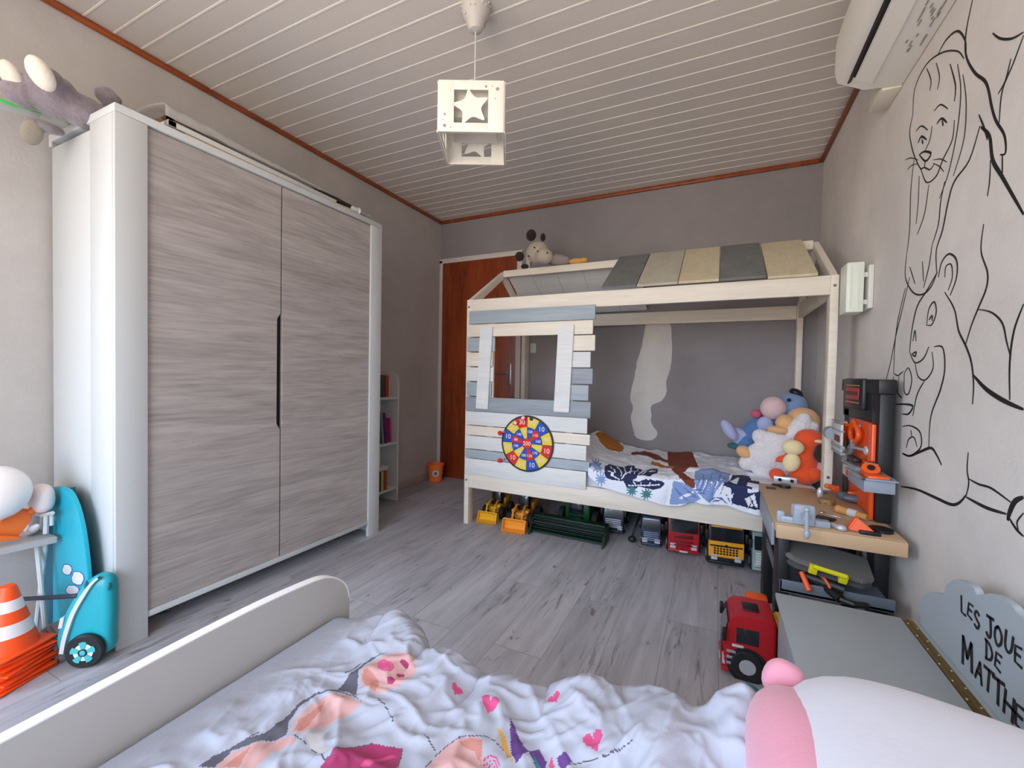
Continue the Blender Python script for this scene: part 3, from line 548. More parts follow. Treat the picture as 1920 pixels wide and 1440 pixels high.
pr_(1, [(165, 740), (175, 700), (215, 688), (260, 694), (310, 700), (345, 682), (395, 684), (430, 715), (470, 735), (520, 712), (572, 712), (575, 745), (520, 790), (430, 786), (350, 812), (290, 806), (230, 800), (185, 785)])
pr_(1, [(320, 812), (370, 800), (430, 815), (480, 800), (540, 812), (600, 820), (628, 840), (600, 868), (545, 880), (490, 862), (430, 850), (400, 872), (345, 862)])
for x0_, y0_, x1_, y1_ in ((215, 700, 250, 770), (260, 700, 300, 775), (318, 702, 330, 780), (380, 690, 360, 770), (425, 722, 390, 775), (470, 745, 420, 778), (540, 725, 450, 775), (190, 750, 290, 796), (300, 790, 560, 735), (390, 810, 410, 842), (450, 818, 450, 846), (520, 822, 500, 852), (350, 840, 590, 846)):
    l_ = math.hypot(x1_-x0_, y1_-y0_); nx_, ny_ = (y1_-y0_)/l_*4, -(x1_-x0_)/l_*4; pr_(0, [(x0_+nx_, y0_+ny_), (x1_+nx_, y1_+ny_), (x1_-nx_, y1_-ny_), (x0_-nx_, y0_-ny_)])
pr_(2, [(640, 528), (800, 528), (850, 640), (880, 720), (850, 745), (760, 770), (860, 850), (850, 890), (800, 880), (740, 820), (680, 740), (650, 660), (560, 640), (470, 620), (370, 600), (380, 588), (470, 575), (560, 600), (650, 640)])
pr_(3, [(530, 645), (600, 665), (700, 700), (690, 735), (610, 700), (520, 670)]); pr_(3, ellp(610, 545, 50, 12, 20))
for cx, cy in ((490, 905), (110, 715), (150, 800), (380, 880)):
    for a in (0, 36, 72, 108, 144): pr_(4 if cx > 300 else 6, ellp(cx, cy, 48, 7, a+8))
pr_(6, [(690, 830), (760, 850), (850, 900), (900, 960), (840, 985), (700, 990), (660, 985)]); pr_(0, ellp(790, 930, 60, 12, -20)); pr_(6, [(850, 770), (970, 765), (1110, 790), (1090, 850), (1020, 900), (960, 985), (880, 920), (850, 850)])
for i in range(10): pr_(5, ellp(890+i*22, 835+(i % 3)*26, 60, 3.5, -62)); pr_(0, ellp(900+i*22, 850+(i % 2)*30, 40, 3, -62))
for i in range(8): pr_(5, ellp(720+i*26, 900+(i % 3)*22, 38, 3.5, 55-i*8))
for i in range(6): pr_(5, ellp(980+i*30, 960+(i % 2)*14, 34, 5, 20*i-20))
pr_(1, [(1100, 830), (1180, 755), (1260, 760), (1270, 820), (1335, 830), (1345, 1030), (1240, 1020), (1130, 990), (1120, 900), (1060, 880)])
pr_(0, [(1110, 830), (1190, 800), (1170, 850)]); pr_(0, [(1225, 960), (1300, 930), (1320, 1010), (1250, 1010)]); pr_(0, [(1250, 840), (1330, 850), (1335, 866), (1240, 870)]); pr_(0, [(1080, 950), (1140, 930), (1130, 960)]); pr_(1, ellp(1280, 975, 50, 5, 60)); pr_(1, ellp(1270, 1000, 40, 5, 120)); pr_(0, [(1240, 900), (1330, 900), (1330, 915), (1250, 925)])
boxes_ = [(mi, P, min(p[0] for p in P), max(p[0] for p in P), min(p[1] for p in P), max(p[1] for p in P)) for mi, P in prints]
def paintd(u, v):
    x = DX0+(DX1-DX0)*u; s = v*(SB-2.335+.46-hem(x)); k = 0
    for mi, P, a, c, d, e_ in boxes_:
        if a <= x <= c and d <= s <= e_ and inpoly(x, s, P): k = mi
    return k
tag(cloth('quilt', 330, 260, duv, paintd, dm, thick=-.006), 'white quilt with navy leaf and rust brown prints spilling over the house bed rail', 'quilt')
# dart board hanging on the planks
db = thing('dartboard', 'round red, yellow and blue fabric dartboard hanging on the bed planks', 'dartboard', (1.403, 2.31, .59)); DC = V((1.401, YF-.020, .589)); DR = .178
obj('rim', B().cyl(DC+V((0, .004, 0)), DC+V((0, -.003, 0)), DR, seg=64), black, db)
dred, dyel, dblu = mat('felt_red', (214, 44, 44), .8), mat('felt_yellow', (228, 204, 60), .8), mat('felt_blue', (20, 84, 190), .8)
def wedge(q, r0, r1, a0, a1, y, mi):
    P = [(r0*math.cos(R(a0+(a1-a0)*i/8)), r0*math.sin(R(a0+(a1-a0)*i/8))) for i in range(9)] + [(r1*math.cos(R(a1+(a0-a1)*i/8)), r1*math.sin(R(a1+(a0-a1)*i/8))) for i in range(9)]
    q.prism([DC+V((x, y, z)) for x, z in P], (0, -.0012, 0), mi)
q = B(); outer = [1, 1, 0, 2, 1, 0, 2, 1, 0, 1, 2, 1]
ring = [('90', 1), ('10', 2), ('40', 1), ('10', 0), ('50', 1), ('10', 2), ('60', 1), ('10', 0), ('70', 1), ('10', 2), ('20', 1), ('30', 0)]
inner = [('150', 2), ('110', 0), ('160', 2), ('120', 1), ('170', 2), ('130', 0), ('180', 2), ('100', 1), ('190', 2), ('80', 0), ('140', 2), ('90', 1)]
nums = bmesh.new()
def num(txt, r, a, size):
    p = DC+V((r*math.cos(R(a)), -.0052, r*math.sin(R(a)))); me = text_bm(txt, size, Matrix.Translation(p) @ Matrix.Rotation(R(90), 4, 'X'), .0004, bold=.0004); nums.from_mesh(me)
for i in range(12):
    a1 = 90-i*30; a0 = a1-30
    wedge(q, .105, .167, a0+.8, a1-.8, -.003, ring[i][1]); num(ring[i][0], .137, (a0+a1)/2, .042)
    wedge(q, .034, .104, a0+.8, a1-.8, -.003, inner[i][1]); num(inner[i][0], .078, (a0+a1)/2, .024)
wedge(q, 0.001, .034, 0, 359.9, -.0031, 0); num('200', 0, 0, .036)
obj('scoring_face', q, [dred, dyel, dblu], db, smooth=0); nm = bmesh.new(); obj('numerals', nums, mat('numeral_pale', (236, 214, 196), .7), db, smooth=0)
q = B().cyl(DC+V((.028, -.004, .158)), DC+V((.028, -.007, .158)), .012); obj('hanging_eyelet', q, black, db)
for (x, z, lb) in ((1.213, .642, 'upper'), (1.215, .464, 'lower')):
    dt = thing('toy_dart', lb+' small round red dart ball clinging left of the dartboard rim', 'dart', (x, YF-.02, z), 0, 'red darts at the dartboard')
    obj('ball', B().ell((x, YF-.028, z), (.016, .014, .014)), dred, dt); obj('tail', B().cyl((x+.01, YF-.026, z+.003), (x+.036, YF-.026, z+.012), .0015, .007, 8), mat('dart_tail', (200, 110, 110), .5), dt)
for (x, z, lb) in ((1.325, .715, 'left'), (1.378, .75, 'right')):
    dt = thing('toy_ball', lb+' of two small red and white sticky balls on the dartboard top', 'ball', (x, YF-.03, z), 0, 'sticky balls on the dartboard')
    obj('ball', B().ell((x, YF-.037, z), .013, u=14, v=10), mat('ball_white', (236, 214, 214), .6), dt); obj('band', B().tube([(x+.0135*math.cos(t), YF-.037+.0135*math.sin(t)*.5, z+.0135*math.sin(t)*.8) for t in [k*math.pi/8 for k in range(16)]], .0035, 6, closed=True), dred, dt)
# cow plush on the ridge beam
cwp = thing('plush_toy', 'beige plush cow with dark brown ears and hooves on the bed roof ridge', 'plush toy', (1.2, 2.84, AZ))
Y = 2.83
def cp(px, py, dy=0): return at(px, py, 'y', Y+dy)
beige = mat('beige_plush', (186, 174, 156), .95, bump=.4, scale=70, sheen=.3); brown = mat('brown_plush', (46, 30, 26), .95, bump=.5, scale=60, sheen=.2); ochre = mat('ochre_plush', (214, 164, 84), .9, bump=.3, scale=70)
b = B().ell(cp(1008, 474), (.088, .075, .08)).ell(cp(1020, 480, -.05), (.07, .055, .055), (0, 15, 0)); hd = obj('head', b, beige, cwp, remesh=.007)
obj('ear', B().ell(cp(996, 441), (.040, .03, .044)), brown, cwp); obj('ear', B().ell(cp(1018, 445), (.020, .02, .03)), brown, cwp); obj('hoof', B().ell(cp(974, 481, -.02), (.036, .03, .036)), brown, cwp); obj('hoof', B().ell(cp(984, 500, -.0), (.03, .03, .02)), brown, cwp)
obj('body', B().ell(cp(1048, 488, .02), (.10, .06, .045), (0, 10, 0)), mat('taupe_plush', (150, 138, 134), .95, bump=.5, scale=60), cwp, remesh=.007)
obj('paw', B().ell(cp(1080, 490), (.055, .03, .022)).ell(cp(1095, 488), (.03, .025, .02)), ochre, cwp, remesh=.005)
q = B()
for x, y in ((1002, 464), (991, 480), (1008, 471), (1026, 474)): q.ell(cp(x, y, -.085 if x < 1005 else -.108), .006, u=10, v=8)
obj('eyes', q, black, cwp)
# plush pile at the right end of the house bed
def pp(px, py, y): return at(px, py, 'y', y)
bl = mat('blue_grey_plush', (126, 150, 188), .95, bump=.4, scale=70, sheen=.3); bl2 = mat('blue_plush', (84, 124, 176), .95, bump=.4, scale=70, sheen=.3); lil = mat('lilac_plush', (172, 178, 218), .95, sheen=.3); pk = mat('pale_pink_plush', (222, 190, 190), .95, bump=.3, scale=80, sheen=.3)
dk = thing('plush_toy', 'blue plush animal with a pale pink muzzle slumped against the bed end', 'plush toy', (2.72, 3.05, .46)); Y = 2.95
b = B().ell(pp(1428, 800, Y+.03), (.13, .09, .075), (0, -32, 0)).ell(pp(1400, 830, Y), (.06, .06, .06)); obj('body', b, bl2, dk, remesh=.009)
obj('head', B().ell(pp(1484, 762, Y+.02), (.085, .08, .085), (0, -10, 0)).ell(pp(1470, 768, Y), (.06, .06, .06)), bl, dk, remesh=.008)
obj('muzzle', B().ell(pp(1450, 765, Y-.06), (.070, .06, .070), (0, -20, 0)), pk, dk)
obj('mane', B().ell(pp(1492, 736, Y+.02), (.038, .04, .024), (0, 25, 0)).ell(pp(1499, 742, Y+.02), (.02, .03, .03)), black, dk, remesh=.006)
obj('ear', B().ell(pp(1497, 788, Y-.02), (.03, .02, .05), (0, 35, 0)), bl, dk)
for x, y, a in ((1367, 806, 40), (1393, 817, 60)): obj('leg', B().ell(pp(x, y, Y-.05 if x < 1380 else Y), (.035, .04, .075), (0, -a+6, 0)).ell(pp(x+20, y+14, Y), (.045, .045, .05)), lil, dk, remesh=.008)
obj('belly', B().ell(pp(1435, 796, Y-.055), (.045, .03, .05), (0, -20, 0)), lil, dk)
obj('eye', B().ell(pp(1479, 750, Y-.07), .011, u=12, v=8), black, dk); obj('bow', B().ell(pp(1418, 776, Y-.03), (.03, .02, .028), (0, 30, 0)), mat('rose_ribbon', (196, 84, 116), .7), dk)
wool = mat('white_wool_plush', (232, 230, 230), .98, bump=1., scale=90, sheen=.4); peach = mat('peach_plush', (226, 176, 124), .95, bump=.3, scale=80, sheen=.3)
sh = thing('plush_toy', 'big white woolly plush sheep with peach face and feet on the bed', 'plush toy', (2.72, 2.72, .46)); Y = 2.74
b = B()
for px, py, r in ((1440, 858, .085), (1420, 850, .06), (1462, 838, .085), (1400, 868, .045), (1430, 880, .055), (1470, 870, .07), (1425, 818, .045), (1450, 822, .05), (1482, 850, .07)): b.ell(pp(px, py, Y), (r, r*.9, r))
b.bm.verts.ensure_lookup_table()
for v in b.bm.verts: v.co += V((0, 0, max(0, .455-v.co.z)))
obj('body', b, wool, sh, remesh=.009)
b = B()
for px, py, r in ((1502, 800, .055), (1516, 812, .05), (1490, 812, .05), (1508, 785, .035), (1525, 800, .03), (1522, 826, .04)): b.ell(pp(px, py, Y-.03), (r, r*.9, r))
obj('head_wool', b, wool, sh, remesh=.008)
obj('face', B().ell(pp(1505, 790, Y+.05), (.085, .07, .08)).ell(pp(1472, 793, Y), (.05, .05, .05)), peach, sh, remesh=.008)
obj('arm', B().ell(pp(1460, 806, Y-.035), (.06, .035, .022), (0, 5, 0)), peach, sh); obj('foot', B().ell(pp(1397, 848, Y+.0), (.05, .045, .036), (0, 25, 0)), peach, sh)
org = mat('orange_plush', (232, 84, 36), .95, bump=.3, scale=80, sheen=.3); crm = mat('cream_fleece', (236, 218, 168), .95, bump=.3, scale=80, sheen=.3)
og = thing('plush_toy', 'orange plush animal with cream muzzle and belly in front of the white sheep', 'plush toy', (2.86, 2.55, .46)); Y = 2.55
b = B().ell(pp(1503, 862, Y+.02), (.078, .06, .085)).ell(pp(1517, 825, Y+.03), (.07, .06, .06)).ell(pp(1508, 892, Y), (.07, .055, .045)).ell(pp(1466, 860, Y), (.035, .025, .018), (0, -25, 0)); obj('body', b, org, og, remesh=.007)
obj('muzzle', B().ell(pp(1487, 839, Y-.045), (.050, .035, .040)), crm, og); obj('belly', B().ell(pp(1484, 867, Y-.05), (.040, .03, .05), (0, 12, 0)), crm, og)
for x, y in ((1457, 890), (1528, 890)): obj('foot', B().ell(pp(x, y, Y-.02), (.038, .04, .034)), org, og)
obj('ear', B().ell(pp(1540, 828, Y-.02), (.035, .015, .01)), mat('ear_cream', (240, 206, 170), .9), og)
bh = tag(obj('plush_toy', B().ell(pp(1541, 853, 2.44), (.038, .03, .042)).ell(pp(1537, 840, 2.44), (.02, .02, .02)), brown, remesh=.006), 'small dark brown furry plush head beside the orange plush', 'plush toy')
tag(obj('cushion', B().ell(pp(1547, 882, 2.56), (.04, .05, .07), sq=.8), mat('pink_cotton', (216, 162, 170), .9)), 'pink cushion wedged between the orange plush and the bed post', 'cushion')
tag(obj('plush_toy', B().ell(pp(1378, 836, 2.95), (.045, .03, .02)), mat('teal_felt', (52, 104, 108), .9)), 'small teal felt toy lying on the bed by the blue plush', 'plush toy')
# ================================================================ TOY VEHICLES
tyre = mat('tyre', (26, 26, 30), .75)
def wheel(q, q2, x, y, r, w, mi=0):
    q.lathe([(r*.55, -w/2), (r*.93, -w/2), (r, -w*.35), (r, w*.35), (r*.93, w/2), (r*.55, w/2)], M=Matrix.Translation((x, y, r)) @ Matrix.Rotation(R(90), 4, 'Y'), seg=18)
    q2.lathe([(0, -w*.42), (r*.56, -w*.42), (r*.56, w*.42), (r*.3, w*.3), (0, w*.3)], M=Matrix.Translation((x, y, r)) @ Matrix.Rotation(R(90), 4, 'Y'), seg=14)
def loader(label, x, y, s, col, rz):
    m_ = mat('toy_yellow_%d' % col[1], col, .4); t = thing('toy_loader', label, 'toy vehicle', (0, 0, 0), 0, 'yellow toy loaders under the house bed')
    # front faces -y
    pr = [(-.02, 0), (-.062, .0), (-.072, .012), (-.05, .07), (-.03, .072), (.0, .05), (.008, .02)]
    pr = [(.0, .0), (-.055, .002), (-.06, .006), (-.012, .014), (.0, .03), (-.004, .062), (-.028, .078), (-.022, .084), (.008, .07), (.016, .04), (.012, .01)]
    q = B().prism([(-.078, a, z) for a, z in pr], (.156, 0, 0)); side = [(-.055, .002), (-.028, .08), (.008, .07), (.016, .04), (.012, .004)]
    for xx in (-.081, .077): q.prism([(xx, a, z) for a, z in side], (.004, 0, 0))
    for i in range(7): q.box((-.07+i*.021, -.068, .001), (-.06+i*.021, -.052, .005))
    obj('bucket', q, m_, t)
    for xx in (-.034, .034): obj('lift_arm', B().tube([(xx, .015, .05), (xx*1.0, .04, .11), (xx*.9, .10, .14), (xx*.9, .17, .125)], .0075, 6).cyl((xx, .10, .08), (xx, .03, .08), .006), m_, t)
    obj('chassis', B().box((-.045, .09, .045), (.045, .36, .09), .008).box((-.05, .22, .08), (.05, .37, .135), .012).box((-.062, .075, .095), (-.03, .13, .115), .006).box((.03, .075, .095), (.062, .13, .115), .006), m_, t)
    obj('cab', B().box((-.042, .14, .09), (.042, .235, .20), .01, 0).box((-.046, .135, .198), (.046, .24, .212), .005, 1), [glassd, m_], t)
    for sx in (-1, 1):
        for yy in (.10, .28):
            q, q2 = B(), B(); wheel(q, q2, sx*.072, yy, .047, .036); wo_ = obj('wheel', q, tyre, t); obj('rim', q2, m_, wo_)
    t.scale = (s, s, s); t.location = (x, y, 0); t.rotation_euler = (0, 0, R(rz)); return t
loader('smaller yellow toy loader, leftmost under the house bed', 1.065, 2.46, .88, (232, 176, 36), 4)
loader('bigger orange-yellow toy loader second from the left under the house bed', 1.302, 2.392, .98, (238, 158, 50), 4)
# combine harvester
hv = thing('toy_harvester', 'dark green toy combine harvester with wide header under the house bed', 'toy vehicle', (0, 0, 0)); hg = mat('harvester_green', (16, 74, 36), .4); hg2 = mat('header_green', (12, 46, 28), .45); hy = mat('harvester_yellow', (196, 176, 50), .4)
q = B().box((-.235, .05, .03), (.235, .065, .105), .004).box((-.235, -.03, .01), (.235, .07, .02), .003).box((-.235, .0, .1), (.235, .06, .112), .003)
for xx in (-.245, .232): q.prism([(xx, a, z) for a, z in [(-.075, .0), (-.02, .075), (.07, .115), (.075, .01)]], (.012, 0, 0), bev=.002)
obj('header', q, hg2, hv)
q = B().cyl((-.23, -.005, .07), (.23, -.005, .07), .006)
for k in range(6):
    a = k*math.pi/3; q.box((-.228, -.005+.034*math.cos(a)-.004, .07+.034*math.sin(a)-.002), (.228, -.005+.034*math.cos(a)+.004, .07+.034*math.sin(a)+.002))
obj('reel', q, mat('reel_dark', (30, 44, 40), .5), hv)
obj('body', B().box((-.075, .15, .07), (.095, .47, .20), .015).box((-.04, .06, .05), (.05, .17, .10), .006), hg, hv); obj('cab', B().box((-.045, .13, .11), (.055, .21, .20), .012).box((-.05, .125, .198), (.06, .22, .212), .005, 1), [glassd, hg], hv)
for sx in (-1, 1):
    for yy, r in ((.2, .065), (.42, .042)):
        q, q2 = B(), B(); wheel(q, q2, .01+sx*.115, yy, r, .036); wo_ = obj('wheel', q, tyre, hv); obj('rim', q2, hy, wo_)
hv.location = (1.645, 2.435, 0); hv.rotation_euler = (0, 0, R(-1))
def truck(label, x, y, rz, w, h, L, body, opts, grp='toy trucks under the house bed'):
    """cab-over truck, front faces -y, origin at front bumper centre on the floor"""
    t = thing('toy_truck', label, 'toy vehicle', (0, 0, 0), 0, grp); hw = w/2; m_ = body; z0 = h*.10; bd = opts.get('bumper', m_); ws0, ws1 = h*.56, h*.86
    if opts.get('band'): ws0 = h*.58
    prof = [(0.004, z0), (-.004, h*.3), (-.006, h*.5), (.008, ws1), (.022, h*.97), (.05, h), (w*.92, h), (w*.95, z0+.02), (w*.9, z0)]
    obj('cab', B().prism([(-hw, a, z) for a, z in prof], (w, 0, 0), bev=.005), m_, t)
    obj('windscreen', B().prism([(-hw*.9, a, z) for a, z in [(-.0095, ws0), (.005, ws1+.004), (.012, ws1), (.0, ws0)]], (w*.9, 0, 0), bev=.001), opts.get('glass', glassd), t)
    for sx in (-1, 1):
        xx = sx*hw; obj('side_window', B().box((xx-.002, w*.2, h*.58), (xx+.002, w*.62, h*.82), .0015).box((xx-.002, w*.2, h*.58), (xx+.002, w*.3, h*.72)), glassd, t)
        obj('mirror', B().box((xx+sx*.004, -.012, h*.6), (xx+sx*.02, .0, h*.8), .003).cyl((xx, .005, h*.78), (xx+sx*.012, -.004, h*.78), .002, seg=6), opts.get('mirror', black), t)
        obj('headlight', B().box((sx*hw*.68-.016, -.008, h*.15), (sx*hw*.68+.016, .006, h*.22), .003).box((sx*hw*.68-.016, -.008, h*.24), (sx*hw*.68+.016, .004, h*.28), .002), mat('lamp_lens', (190, 194, 198), .2), t)
        for yy in [w*.42, L*.62, L*.85]:
            r = h*opts.get('wr', .185); q, q2 = B(), B(); wheel(q, q2, sx*(hw-.006), yy, r, .026); q2.cyl((sx*(hw-.004), yy, r), (sx*(hw+.0085), yy, r), r*.5, seg=16); wo_ = obj('wheel', q, tyre, t); obj('rim', q2, silver, wo_)
            if yy < w: obj('wheel_arch', B().cyl((sx*(hw-.001), yy, r), (sx*(hw+.002), yy, r), r*1.22, seg=24), black, t)
    g = opts.get('grille')
    if opts.get('panel'): obj('front_panel', B().prism([(-hw*1.005, -.0055, h*.22), (-hw*1.005, -.0055, h*.57), (hw*1.005, -.0055, h*.57), (hw*1.005, -.0055, h*.22)], (0, .05, 0), bev=.002), opts['panel'], t)
    q = B()
    if g == 'dots':
        for i in range(8):
            for j in range(4):
                if i in (3, 4) and j == 0: continue
                q.box((-hw*.72+i*hw*.18, -.0095, h*.45-j*h*.055), (-hw*.72+i*hw*.18+hw*.12, -.004, h*.45-j*h*.055+h*.035), .001)
        q.cyl((0, -.004, h*.48), (0, -.011, h*.48), h*.032, seg=16)
    elif g == 'bars':
        for j in range(5): q.box((-hw*.8, -.009, h*.22+j*h*.06), (hw*.8, -.003, h*.22+j*h*.06+h*.035), .001)
    else:
        q.box((-hw*.6, -.009, h*.42), (hw*.6, -.003, h*.5), .002)
        for j in range(2): q.box((-hw*.6, -.009, h*.24+j*h*.08), (hw*.6, -.003, h*.24+j*h*.08+h*.03), .001)
    obj('grille', q, opts.get('gm', black), t)
    obj('bumper', B().box((-hw*1.01, -.012, z0-.006), (hw*1.01, .03, h*.14), .004), bd, t)
    if opts.get('plate'): obj('number_plate', B().box((-.022, -.0145, h*.085), (.022, -.011, h*.125), .001), white, t)
    obj('chassis', B().box((-hw*.4, w*.3, z0), (hw*.4, L, z0+.03), .004), black, t)
    load = opts.get('load', m_)
    obj('load_bed', B().prism([(-hw, a, z) for a, z in [(w*1.02, h*.34), (w*1.0, h*.86), (L, h*.8), (L+.02, h*.34)]], (w, 0, 0), bev=.006), load, t)
    if opts.get('visor'): obj('sun_visor', B().box((-hw*.9, -.012, h*.88), (hw*.9, .02, h*.92), .004), opts['visor'], t)
    t.location = (x, y, 0); t.rotation_euler = (0, 0, R(rz)); return t
tn = mat('toy_navy', (48, 58, 84), .35); tdk = mat('toy_charcoal', (44, 46, 58), .4); trd = mat('toy_red', (176, 26, 36), .3); tyl = mat('toy_amber', (240, 164, 30), .35); tgn = mat('toy_grey_green', (150, 172, 166), .4)
truck('charcoal toy truck beside the green harvester under the house bed', 1.885, 2.64, 4, .125, .20, .40, tdk, dict(grille='bars', gm=silver, load=tdk, visor=silver))
truck('small navy blue toy truck with bright visor under the house bed', 2.135, 2.53, 6, .105, .19, .38, tn, dict(grille='bars', gm=mat('grille_steel', (130, 142, 166), .35, .4), load=black, visor=silver))
truck('red toy truck with number plate, among the vehicles under the house bed', 2.318, 2.50, 8, .165, .235, .45, trd, dict(grille='x', gm=mat('grille_dark_red', (96, 18, 26), .4), load=black, plate=1))
truck('yellow and black toy tipper truck under the house bed', 2.535, 2.438, 6, .17, .245, .45, tdk, dict(panel=tyl, grille='dots', gm=black, bumper=black, load=tyl, visor=tyl, band=1))
truck('pale green toy truck half hidden behind the workbench leg', 2.735, 2.45, 4, .15, .22, .42, tgn, dict(grille='bars', gm=mat('grille_pale', (206, 216, 212), .4), load=black))
hs = thing('toy_hose', 'black bent toy hose between the two dark trucks', 'toy hose', (2.04, 2.6, 0)); obj('tube', B().tube(smoothpts([(2.055, 2.72, .17), (2.05, 2.66, .15), (2.035, 2.58, .09), (2.02, 2.56, .03)]), .007), black, hs); obj('nozzle', B().ell((2.02, 2.555, .02), (.025, .02, .02)), black, hs)
# big red truck in front of the workbench
rt = truck('big red toy truck parked between the grey chest and the workbench', 0, 0, 0, .160, .215, .46, trd, dict(grille='x', gm=mat('grille_dark_red', (96, 18, 26), .4), load=mat('crane_yellow', (236, 190, 40), .4), plate=1, wr=.235), grp=None)
rt.location = (2.512, 1.582, 0); rt.rotation_euler = (0, 0, R(-88))
obj('roof_hatch', B().box((-.03, .055, .214), (.03, .105, .220), .003), black, rt, local=True)
q = B()
for j in range(3): q.box((.079, .004, .045+j*.02), (.083, .032, .054+j*.02), .001)
obj('step', q, grey, rt, local=True)
q = B().box((.079, .02, .108), (.082, .055, .117), .001); obj('door_label', q, white, rt, local=True)
ob_ = thing('toy_shovel', 'small orange toy shovel behind the red truck under the workbench', 'toy', (2.62, 1.74, 0)); obj('blade', B().box((2.585, 1.70, .0), (2.66, 1.76, .20), .01), orange, ob_)
# ================================================================ WORKBENCH
wk = thing('toy_workbench', 'toy workbench with beige top, black legs and orange tool board', 'workbench', (2.85, 1.98, 0))
bz = .505; bm_ = mat('bench_tan', (196, 164, 128), .5); bxl, bxr, byn, byf = 2.668, 3.035, 1.655, 2.318
t = [(bxl+.004, byn), (bxr, byn), (bxr, byf), (bxl, byf)]
obj('worktop', B().box((bxl, byn+.012, bz-.012), (bxr, byf, bz), .004).box((bxl+.002, byn, bz-.052), (bxr, byn+.014, bz-.002), .004).box((bxl, byn+.01, bz-.03), (bxl+.012, byf, bz-.004), .003), bm_, wk)
for y0 in (byn+.025, byf-.20): obj('leg', B().box((bxl+.012, y0, 0), (bxl+.05, y0+.11, bz-.012), .006), black, wk)
obj('storage_slot', B().box((bxl-.006, byn+.06, bz-.10), (bxl+.006, byn+.52, bz-.015), .004), grey, wk)
q = B()
for x, y in ((2.69, 1.74), (2.69, 2.20)): q.box((x, y, bz-.001), (x+.04, y+.05, bz+.001))
obj('top_slots', q, mat('slot_brown', (88, 62, 44), .6), wk)
obj('lower_shelf', B().box((bxl+.02, byn+.02, .255), (bxr-.02, byf-.02, .27), .004).box((bxl+.02, byn+.02, .255), (bxl+.03, byf-.02, .30), .003).box((bxl+.02, byn+.02, .255), (bxr-.02, byn+.03, .30), .003), mat('shelf_slate', (98, 108, 120), .45), wk)
# tool board standing on the back edge
obj('upright', B().box((3.000, 1.845, 0), (3.046, 1.93, bz-.013), .005).box((3.000, 1.845, bz+.001), (3.046, 1.93, .976), .005), black, wk)
obj('upright', B().box((3.000, 2.235, 0), (3.046, 2.31, bz-.013), .005).box((3.000, 2.235, bz+.001), (3.046, 2.31, .90), .005), black, wk)
obj('header', B().box((3.0, 1.931, .862), (3.04, 2.335, .99), .005).box((2.992, 1.835, .975), (3.046, 2.335, 1.029), .006).box((2.982, 1.985, .905), (3.002, 2.262, 1.032), .008), black, wk)
q = B().box((2.9795, 2.025, .945), (2.9825, 2.205, .993), .001, 0).box((2.9795, 2.025, .930), (2.9825, 2.205, .935), 0, 1).box((2.9795, 2.025, 1.0), (2.9825, 2.205, 1.005), 0, 1)
for i in range(9): q.box((2.978, 2.185-i*.019, .962), (2.980, 2.185-i*.019+.011, .978), 0, 2)
obj('logo', q, [mat('logo_red', (168, 62, 54), .5), mat('logo_line', (226, 100, 70), .5), mat('logo_dark', (84, 34, 32), .5)], wk)
opl = mat('board_orange', (236, 86, 34), .35)
obj('tool_board', B().box((3.008, 1.931, bz+.002), (3.018, 2.32, .861), .003).box((2.985, 1.862, bz+.002), (2.999, 1.905, .863), .004).box((2.99, 1.93, .70), (3.01, 2.0, .712), .002), opl, wk)
tx0, tx1, ty0, ty1, tz = 2.915, 2.998, 1.66, 1.845, .652
obj('tray', B().box((tx0, ty0, tz), (tx1, ty1, tz+.004), .002).box((tx0, ty0, tz), (tx0+.004, ty1, tz+.042), .002).box((tx1-.004, ty0, tz), (tx1, ty1, tz+.042), .002).box((tx0, ty0, tz), (tx1, ty0+.004, tz+.042), .002).box((tx0, ty1-.004, tz), (tx1, ty1, tz+.042), .002).box((tx0-.010, ty0-.010, tz+.040), (tx0+.004, ty1+.01, tz+.047), .002).box((tx0-.010, ty0-.010, tz+.040), (tx1+.006, ty0+.004, tz+.047), .002).box((tx1-.004, ty0-.010, tz+.040), (tx1+.006, ty1, tz+.047), .002), mat('tray_grey', (140, 148, 160), .45), wk)
ti = thing('toy_grinder', 'orange toy grinder with a black hole in the grey bench tray', 'toy tool', (2.95, 1.72, tz+.005)); obj('housing', B().cyl((2.958, 1.775, tz+.03), (2.955, 1.745, tz+.068), .026).box((2.928, 1.672, tz+.006), (2.990, 1.728, tz+.054), .008), orange, ti); obj('socket', B().cyl((2.9555, 1.747, tz+.066), (2.955, 1.742, tz+.072), .011), black, ti)
gb = thing('toy_nut_block', 'grey toy block with a black hole standing at the back of the tray', 'toy tool', (2.97, 1.8, tz+.005)); obj('block', B().box((2.96, 1.80, tz+.006), (2.992, 1.838, tz+.075), .004), grey, gb); obj('hole', B().cyl((2.976, 1.82, tz+.075), (2.976, 1.82, tz+.0785), .011), black, gb)
